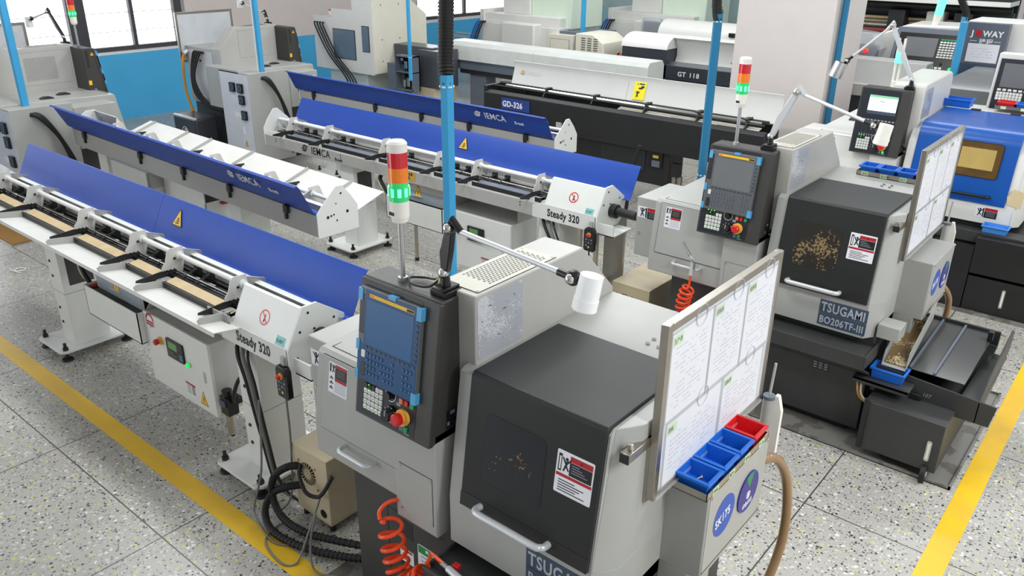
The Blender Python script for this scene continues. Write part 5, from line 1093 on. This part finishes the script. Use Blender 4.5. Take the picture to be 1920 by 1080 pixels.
b = MB(T); b.prism(arc, -7.25, -4.7, white); b.build('curved_lid', t); b = MB(T); b.box(-7.2, -4.7, 12.62, 13.2, .3, 1.46, navy); b.build('feeder_body', t); MB(T).box(-7.0, -4.6, 12.7, 13.1, 0, .3, navy).build('pedestal', t)
b = MB(T); b.box(-5.95, -5.85, 12.58, 12.64, 1.52, 1.58, blackgl); b.build('lid_catch', t)

# ------------------------------------------------------------------ white machines in the rear bay
def rear_lathe(label, x, y, sc=1, tint=None, louvre=True):
    t = thing('machining_centre', label, 'machine', (x, y, 0)); w = white
    b = MB(); b.box(-.2, 1.55, .05, 1.3, 0, 1.5, w); b.box(-.2, 1.5, .15, 1.2, 1.5, 1.66, w); b.box(.1, .72, .3, 1.2, 1.66, 2.0, w); b.box(-.3, -.2, .1, 1.2, 1.0, 1.72, w); bo = b.build('enclosure', t, bevel=.008)
    b = MB(); b.box(.45, 1.2, -.18, .06, .3, 1.56, w); b.build('front_door', t, bevel=.03, seg=3)
    b = MB(); b.box(1.42, 1.95, -.06, .9, .2, 1.42, cream); b.at(FRONT(1.42, -.06, .3)); b.rrect(.05, .46, .1, 1.05, .006, gap, r=.01); b.rrect(.056, .454, .106, 1.044, .01, cream, r=.01); do = b.build('rear_door', t, bevel=.004)
    for s_ in (.15, .36): MB().at(FRONT(1.42, -.07, .95)).rect(s_, s_+.07, 0, .05, .018, chrome).build('door_handle', do, bevel=.005)
    MB().box(1.95, 2.16, .0, .7, .2, 1.42, slate).build('slate_panel', t)
    MB().box(.72, 1.62, .35, 1.3, 1.46, 2.4, tint or greenish).build('upper_hood', t, bevel=.02)
    b = MB(); b.box(1.5, 2.2, .1, .9, 1.42, 1.46, slate); b.build('grey_roof_plate', t)
    if louvre:
        b = MB(); b.prism([(2.28, .95), (2.28, 1.52), (2.62, 1.52), (2.82, 1.40), (2.86, 1.20), (2.82, .95)], -.45, .25, cream, 'y')
        lo = b.build('louvred_housing', t, bevel=.01)
        q = MB()
        for i in range(7):
            for j in range(3): q.at(FRONT(2.40+.12*j, -.452, 1.24+.035*i)); q.rect(0, .08, 0, .012, .003, gap)
        q.at(FRONT(2.5, -.452, .95)); q.prism([(0, 0), (0, .2), (.08, .26), (.30, .26), (.33, 0)], 0, .003, black, 'z'); q.build('louvres', lo)
        MB().box(2.3, 2.8, -.4, .2, 0, .95, cream).build('pedestal', t)
    for k in range(4): b = MB(); xx = -.1-.05*k; b.tube([(xx, .04, 1.52), (xx-.06, -.02, 1.45), (xx-.2, -.04, 1.1), (xx-.3, 0, .8)], .014, rubber if k < 2 else discblue, n=6, sub=5); b.build('hydraulic_hose', t)
    return t
rear_lathe('white lathe with a louvred cream housing, behind the grey hooded feeder', -10.3, 11.75)
rear_lathe('pale green topped lathe farther back, with two-handled rear door', -8.75, 13.7, louvre=False)
t = thing('gauge_unit', 'grey block with round dial gauges beside the louvred housing', 'hydraulic unit', (-7.18, 12.1, 0)); b = MB(); b.box(-.2, .25, -.1, .2, 0, 1.3, slate); b.build('unit_case', t)
for k in range(3): MB().at(FRONT(-.14+.13*k, -.1, 1.2)).disc(0, 0, .045, .02, ivory, n=16).ring(0, 0, .05, .01, .024, slate).build('dial_gauge', t)
t = thing('wrapped_monitor', 'dark screen wrapped in clear film on an arm behind the louvred lathe', 'monitor', (-7.6, 13.0, 0)); MB().cyl((0, 0, 0), (0, 0, 1.4), .02, slate).build('post', t); MB().box(-.16, .16, -.05, .02, 1.36, 1.62, slate).build('screen_case', t, bevel=.02); MB().box(-.19, .19, -.07, .05, 1.34, 1.68, bluebag).build('film_wrap', t, bevel=.03)
for x, y, lb in ((-12.7, 13.6, 'blue metal trolley frame nearest the cream machine'), (-12.0, 14.6, 'blue metal trolley frame before the far window')):
    t = thing('trolley', lb, 'trolley', (x, y, 0)); b = MB()
    for px in (-.4, .4):
        b.cyl((px, -.25, 0), (px, -.25, .95), .02, fgrey, n=8); b.cyl((px, .25, 0), (px, .25, .95), .02, fgrey, n=8)
    b.cyl((-.4, -.25, .95), (.4, -.25, .95), .02, fgrey, n=8); b.cyl((-.4, .25, .95), (.4, .25, .95), .02, fgrey, n=8); b.build('tube_frame', t); MB().box(-.4, .4, -.25, .25, .6, .64, ductblue).build('shelf', t)

# ------------------------------------------------------------------ right background
t = thing('cnc_lathe', 'white lathe with a tall slate tower bearing white lettering and a red square', 'machine', (-1.3, 9.9, 0)); T = TR(1.3, -9.9)
b = MB(T); b.box(-2.05, .6, 9.5, 10.9, .3, 1.40, white); b.box(-2.05, -1.55, 9.4, 9.9, 1.3, 1.45, white); bo = b.build('enclosure', t, bevel=.01)
b = MB(T); b.prism([(9.45, 1.30), (9.45, 1.58), (9.62, 1.68), (10.6, 1.68), (10.6, 1.30)], -1.98, -1.58, mat('door_dark_grey', (104, 106, 108), .3)); b.build('hood_door', t, bevel=.006)
b = MB(T); b.box(-2.16, -1.74, 10.62, 10.75, 1.4, 2.14, slate); b.at(FRONT(-2.16, 10.615, 1.40)); b.rect(0, .42, 0, .30, .003, plateblue); b.box(-2.13, -1.62, 10.75, 11.8, 1.4, 2.16, white) if False else None; to = b.build('slate_tower', t, bevel=.004)
MB(T).box(-2.18, -1.3, 10.75, 11.35, 1.4, 2.15, white).build('tower_body', t, bevel=.01)
b = MB(T).at(FRONT(-2.1, 10.612, 2.0)); b.text('J', 0, 0, .085, txwhite, bold=.003, sx=1.1); b.rect(.045, .10, .0, .06, .002, red); b.text('WAY', .115, 0, .085, txwhite, bold=.003, sx=1.0); b.rect(0, .07, -.055, -.05, .002, txwhite); b.rect(.24, .31, -.055, -.05, .002, txwhite); b.text('捷程', .09, -.085, .07, txwhite, bold=.001); b.build('maker_lettering', to)
b = MB(T).at(FRONT(-2.11, 10.615, 1.72)); b.rect(0, .32, 0, .2, .003, paper); chars(b, .05, .04, .22, .12, 4, 9, inkl, .0035); b.build('notice_plate', to)
b = MB(T); b.prism([(9.05, 1.18), (9.05, 1.3), (9.17, 2.0), (9.3, 2.0), (9.3, 1.18)], -1.53, -.9, white); po = b.build('control_column', t, bevel=.01)
a = math.atan2(.12, .7); F = fr((-1.50, 9.058, 1.38), (1, 0, 0), (0, math.sin(a), math.cos(a)))
b = MB(T).at(F @ Matrix.Translation((0, 0, .012))); b.rect(0, .55, .06, .58, .006, pface); b.rect(.04, .50, .32, .54, .0075, sglass); co = b.build('control_panel', po)
b = MB(T).at(F @ Matrix.Translation((0, 0, .018)))
for i in range(9): b.rrect(.03+.045*i, .062+.045*i, .285, .305, .003, key, r=.004, k=2)
for j in range(3):
    for i in range(8): b.rrect(.03+.028*i, .054+.028*i, .20+.026*j, .224+.026*j, .003, key, r=.003, k=2)
b.build('button_keypad', co)
b = MB(T).at(F @ Matrix.Translation((0, 0, .018))); b.cyl((.20, .15, 0), (.20, .15, .03), .034, silverp, n=18); b.build('handwheel', co); estop(F @ Matrix.Translation((0, 0, .018)), .285, .125, .024, co, T)
MB(T).box(-2.0, .4, 9.55, 10.8, 0, .3, black).build('base', t)
bin_tray('grey tray holding a red and a blue bin at the right edge', (-1.17, 8.93, 1.531), .5, .16, 'x', 3, ('', '', ''))
MB().box(-1.45, -.9, 8.84, 9.04, 1.50, 1.531, white).build('x') if False else None
part_bin('parts_bin', 'red bin at the right edge beneath the big control panel', (-1.33, 8.93, 1.5345), .14, .13, .062, binred)
part_bin('parts_bin', 'blue bin cut by the right edge, next to a red bin', (-1.175, 8.93, 1.5345), .14, .13, .062, binblue)
# lathe with slanted console
t = thing('cnc_lathe', 'white lathe with a slanted dark console of white keys at the far right', 'machine', (-2.7, 11.5, 0)); T = TR(2.7, -11.5)
b = MB(T); b.box(-3.55, -2.1, 11.5, 12.1, .2, 1.66, white); b.prism([(-3.55, 1.2), (-3.55, 1.62), (-3.35, 1.85), (-3.0, 2.0), (-2.1, 2.02), (-2.1, 1.2)], 11.4, 12.1, white, 'y'); b.build('enclosure', t, bevel=.02)
a = math.atan2(.2, .5); F = fr((-3.05, 11.08, 1.38), (1, 0, 0), (0, math.sin(a), math.cos(a)))
b = MB(T).at(F); b.rrect(0, .86, 0, .62, .10, slate, r=.03); co = b.build('console', t, bevel=.01)
b = MB(T).at(F @ Matrix.Translation((0, 0, .10))); b.rect(.05, .81, .03, .55, .006, blackgl); b.rect(.13, .5, .27, .50, .0075, sglass)
b.build('screen', co)
b = MB(T).at(F @ Matrix.Translation((0, 0, .106)))
for j in range(8):
    for i in range(7): b.rect(.53+.036*i, .558+.036*i, .27+.03*j, .288+.03*j, .004, btng if j == 7 else key)
b.build('keyboard', co); b = MB(T).at(F @ Matrix.Translation((0, 0, .106)))
for j in range(3):
    for i in range(11): b.rect(.14+.045*i, .172+.045*i, .055+.04*j, .08+.04*j, .004, key)
b.build('button_keypad', co); estop(F @ Matrix.Translation((0, 0, .106)), .09, .18, .022, co, T)
q = MB(T).at(F @ Matrix.Translation((0, 0, .106))); q.disc(.72, .14, .022, .02, btngl); q.build('green_lamp', co); q = MB(T).at(F @ Matrix.Translation((0, 0, .106)))
for k in range(5): q.disc(.2+.1*k, .20, .016, .02, rubber, n=12)
q.build('rotary_switches', co)['kind'] = 'stuff'
b = MB(T); b.box(-2.95, -2.2, 11.0, 11.06, 1.30, 1.345, silverp); b.build('front_rail', t, bevel=.015)
MB(T).box(-3.4, -2.2, 11.55, 12.0, 0, .2, black).build('base', t)
b = MB(T); b.cyl((-2.72, 11.55, 2.0), (-2.70, 11.55, 2.12), .035, ivory, r1=.05, n=12); b.cyl((-2.70, 11.55, 2.12), (-2.68, 11.55, 2.34), .05, lensglit, n=14); b.cyl((-2.68, 11.55, 2.34), (-2.68, 11.55, 2.6), .05, lensg, n=14); b.build('signal_light', t, label='tall green glowing signal light')
# grey-covered feeder in front of it
t = thing('bar_feeder', 'grey sloping cover of a feeder right of the pillar', 'bar feeder', (-3.2, 10.5, 0)); T = TR(3.2, -10.5)
cg = mat('cover_mid_grey', (168, 168, 166), .4)
b = MB(T); b.prism([(10.15, 1.40), (10.3, 1.62), (10.33, 1.68), (10.6, 1.68), (10.6, 1.40)], -4.0, -2.42, cg); b.prism([(10.1, 1.28), (10.12, 1.42), (10.3, 1.42), (10.3, 1.28)], -4.0, -2.42, fgrey); b.build('sloping_cover', t, bevel=.01)
b = MB(T); b.box(-4.0, -2.45, 10.15, 10.6, .2, 1.3, navy); b.build('feeder_body', t); MB(T).box(-3.9, -2.6, 10.2, 10.5, 0, .2, black).build('base', t)
# open white-framed feeders behind
t = thing('bar_feeder', 'open feeder with long rods in a white frame at the back right', 'bar feeder', (-3.4, 12.7, 0)); T = TR(3.4, -12.7)
b = MB(T); b.box(-4.6, -2.1, 12.5, 13.2, .3, 1.70, fwhite); b.box(-4.6, -2.1, 13.1, 13.2, 1.7, 2.5, black); b.box(-4.6, -2.1, 12.5, 13.2, 2.19, 2.25, white); b.box(-4.6, -2.1, 12.55, 13.1, 2.25, 2.6, inkd); b.box(-4.6, -2.1, 12.52, 12.6, 1.70, 1.76, white); b.build('white_frame', t, bevel=.004)
for k, (y, z, m, r) in enumerate(((12.7, 1.86, chrome, .03), (12.6, 1.80, maroon, .025), (12.85, 1.95, tan, .02), (12.95, 2.05, navy, .05), (12.9, 1.9, khaki, .02), (12.75, 2.13, black, .04))): MB(T).cyl((-4.6, y, z), (-2.1, y, z), r, m, n=10).build('long_rod', t)
for x in (-3.6, -3.1, -2.75): b = MB(T); b.box(x, x+.22, 12.62, 12.9, 1.8, 2.08, black if x != -3.1 else fgrey); b.build('clamp_block', t, bevel=.01)
b = MB(T); b.box(-4.6, -2.1, 12.35, 12.5, 1.3, 1.50, fgrey); b.box(-4.6, -2.1, 12.3, 12.5, .3, 1.3, white); b.build('front_casing', t, bevel=.01); MB(T).box(-4.5, -2.2, 12.4, 13.1, 0, .3, black).build('base', t)
t = thing('spindle_unit', 'machine head wrapped in clear plastic showing red lights, right of the pillar', 'machine head', (-3.35, 11.0, 0)); MB().cyl((0, 0.1, 0), (0, 0.1, 1.5), .06, slate).build('post', t); MB().box(-.13, .13, -.05, .2, 1.5, 1.75, slate).build('head_case', t, bevel=.02)
b = MB(); b.prism([(-.12, 1.42), (-.2, 1.7), (-.14, 1.92), (.1, 1.9), (.2, 1.72), (.1, 1.42)], -.12, .25, bluebag, 'y'); b.build('plastic_wrap', t)
for x in (-.06, .05): MB().cyl((x, -.13, 1.70), (x, -.05, 1.70), .025, mat('red_lamp', (240, 60, 50), .3, emit=(240, 50, 40), estr=.8) if 'red_lamp' not in MATS else MATS['red_lamp'], n=12).build('red_light', t)
t = thing('chip_cart', 'black coolant tank with a slim level gauge at the right edge', 'cart', (-.9, 7.9, 0)); T = TR(.9, -7.9)
b = MB(T); b.box(-1.095, -.50, 7.53, 8.4, .02, .33, black); b.build('coolant_tank', t, bevel=.004); b = MB(T); b.box(-1.095, -.50, 7.52, 8.4, .36, .68, black); b.build('upper_tank', t, bevel=.004)
b = MB(T).box(-1.42, -1.10, 7.52, 7.60, .02, .585, black); b.build('front_apron', t)
b = MB(T).at(FRONT(-.80, 7.53, .10)); b.rrect(-.014, .014, 0, .17, .006, chrome, r=.012); b.rrect(-.006, .006, .015, .155, .008, ivory, r=.005); b.build('level_gauge', t)
b = MB(T); b.box(-1.09, -.75, 7.60, 7.78, .682, .698, dkbase); b.build('tank_lid', t)
struct(MB().box(-2.72, -2.2, 13.6, 14.2, 0, 5, pink).build('wall_pier', smooth=False))
t = thing('glass_partition', 'pale glazed partition wall at the far back', 'partition', (-7.5, 15.5, 0)); MB().box(-3, 7, 0, .03, 0, 4, glasspale).build('glass_pane', t)
for x in (-3, -1, 1, 3, 5, 7): MB().box(x-.03, x+.03, -.03, .05, 0, 4, silverp).build('glazing_post', t)
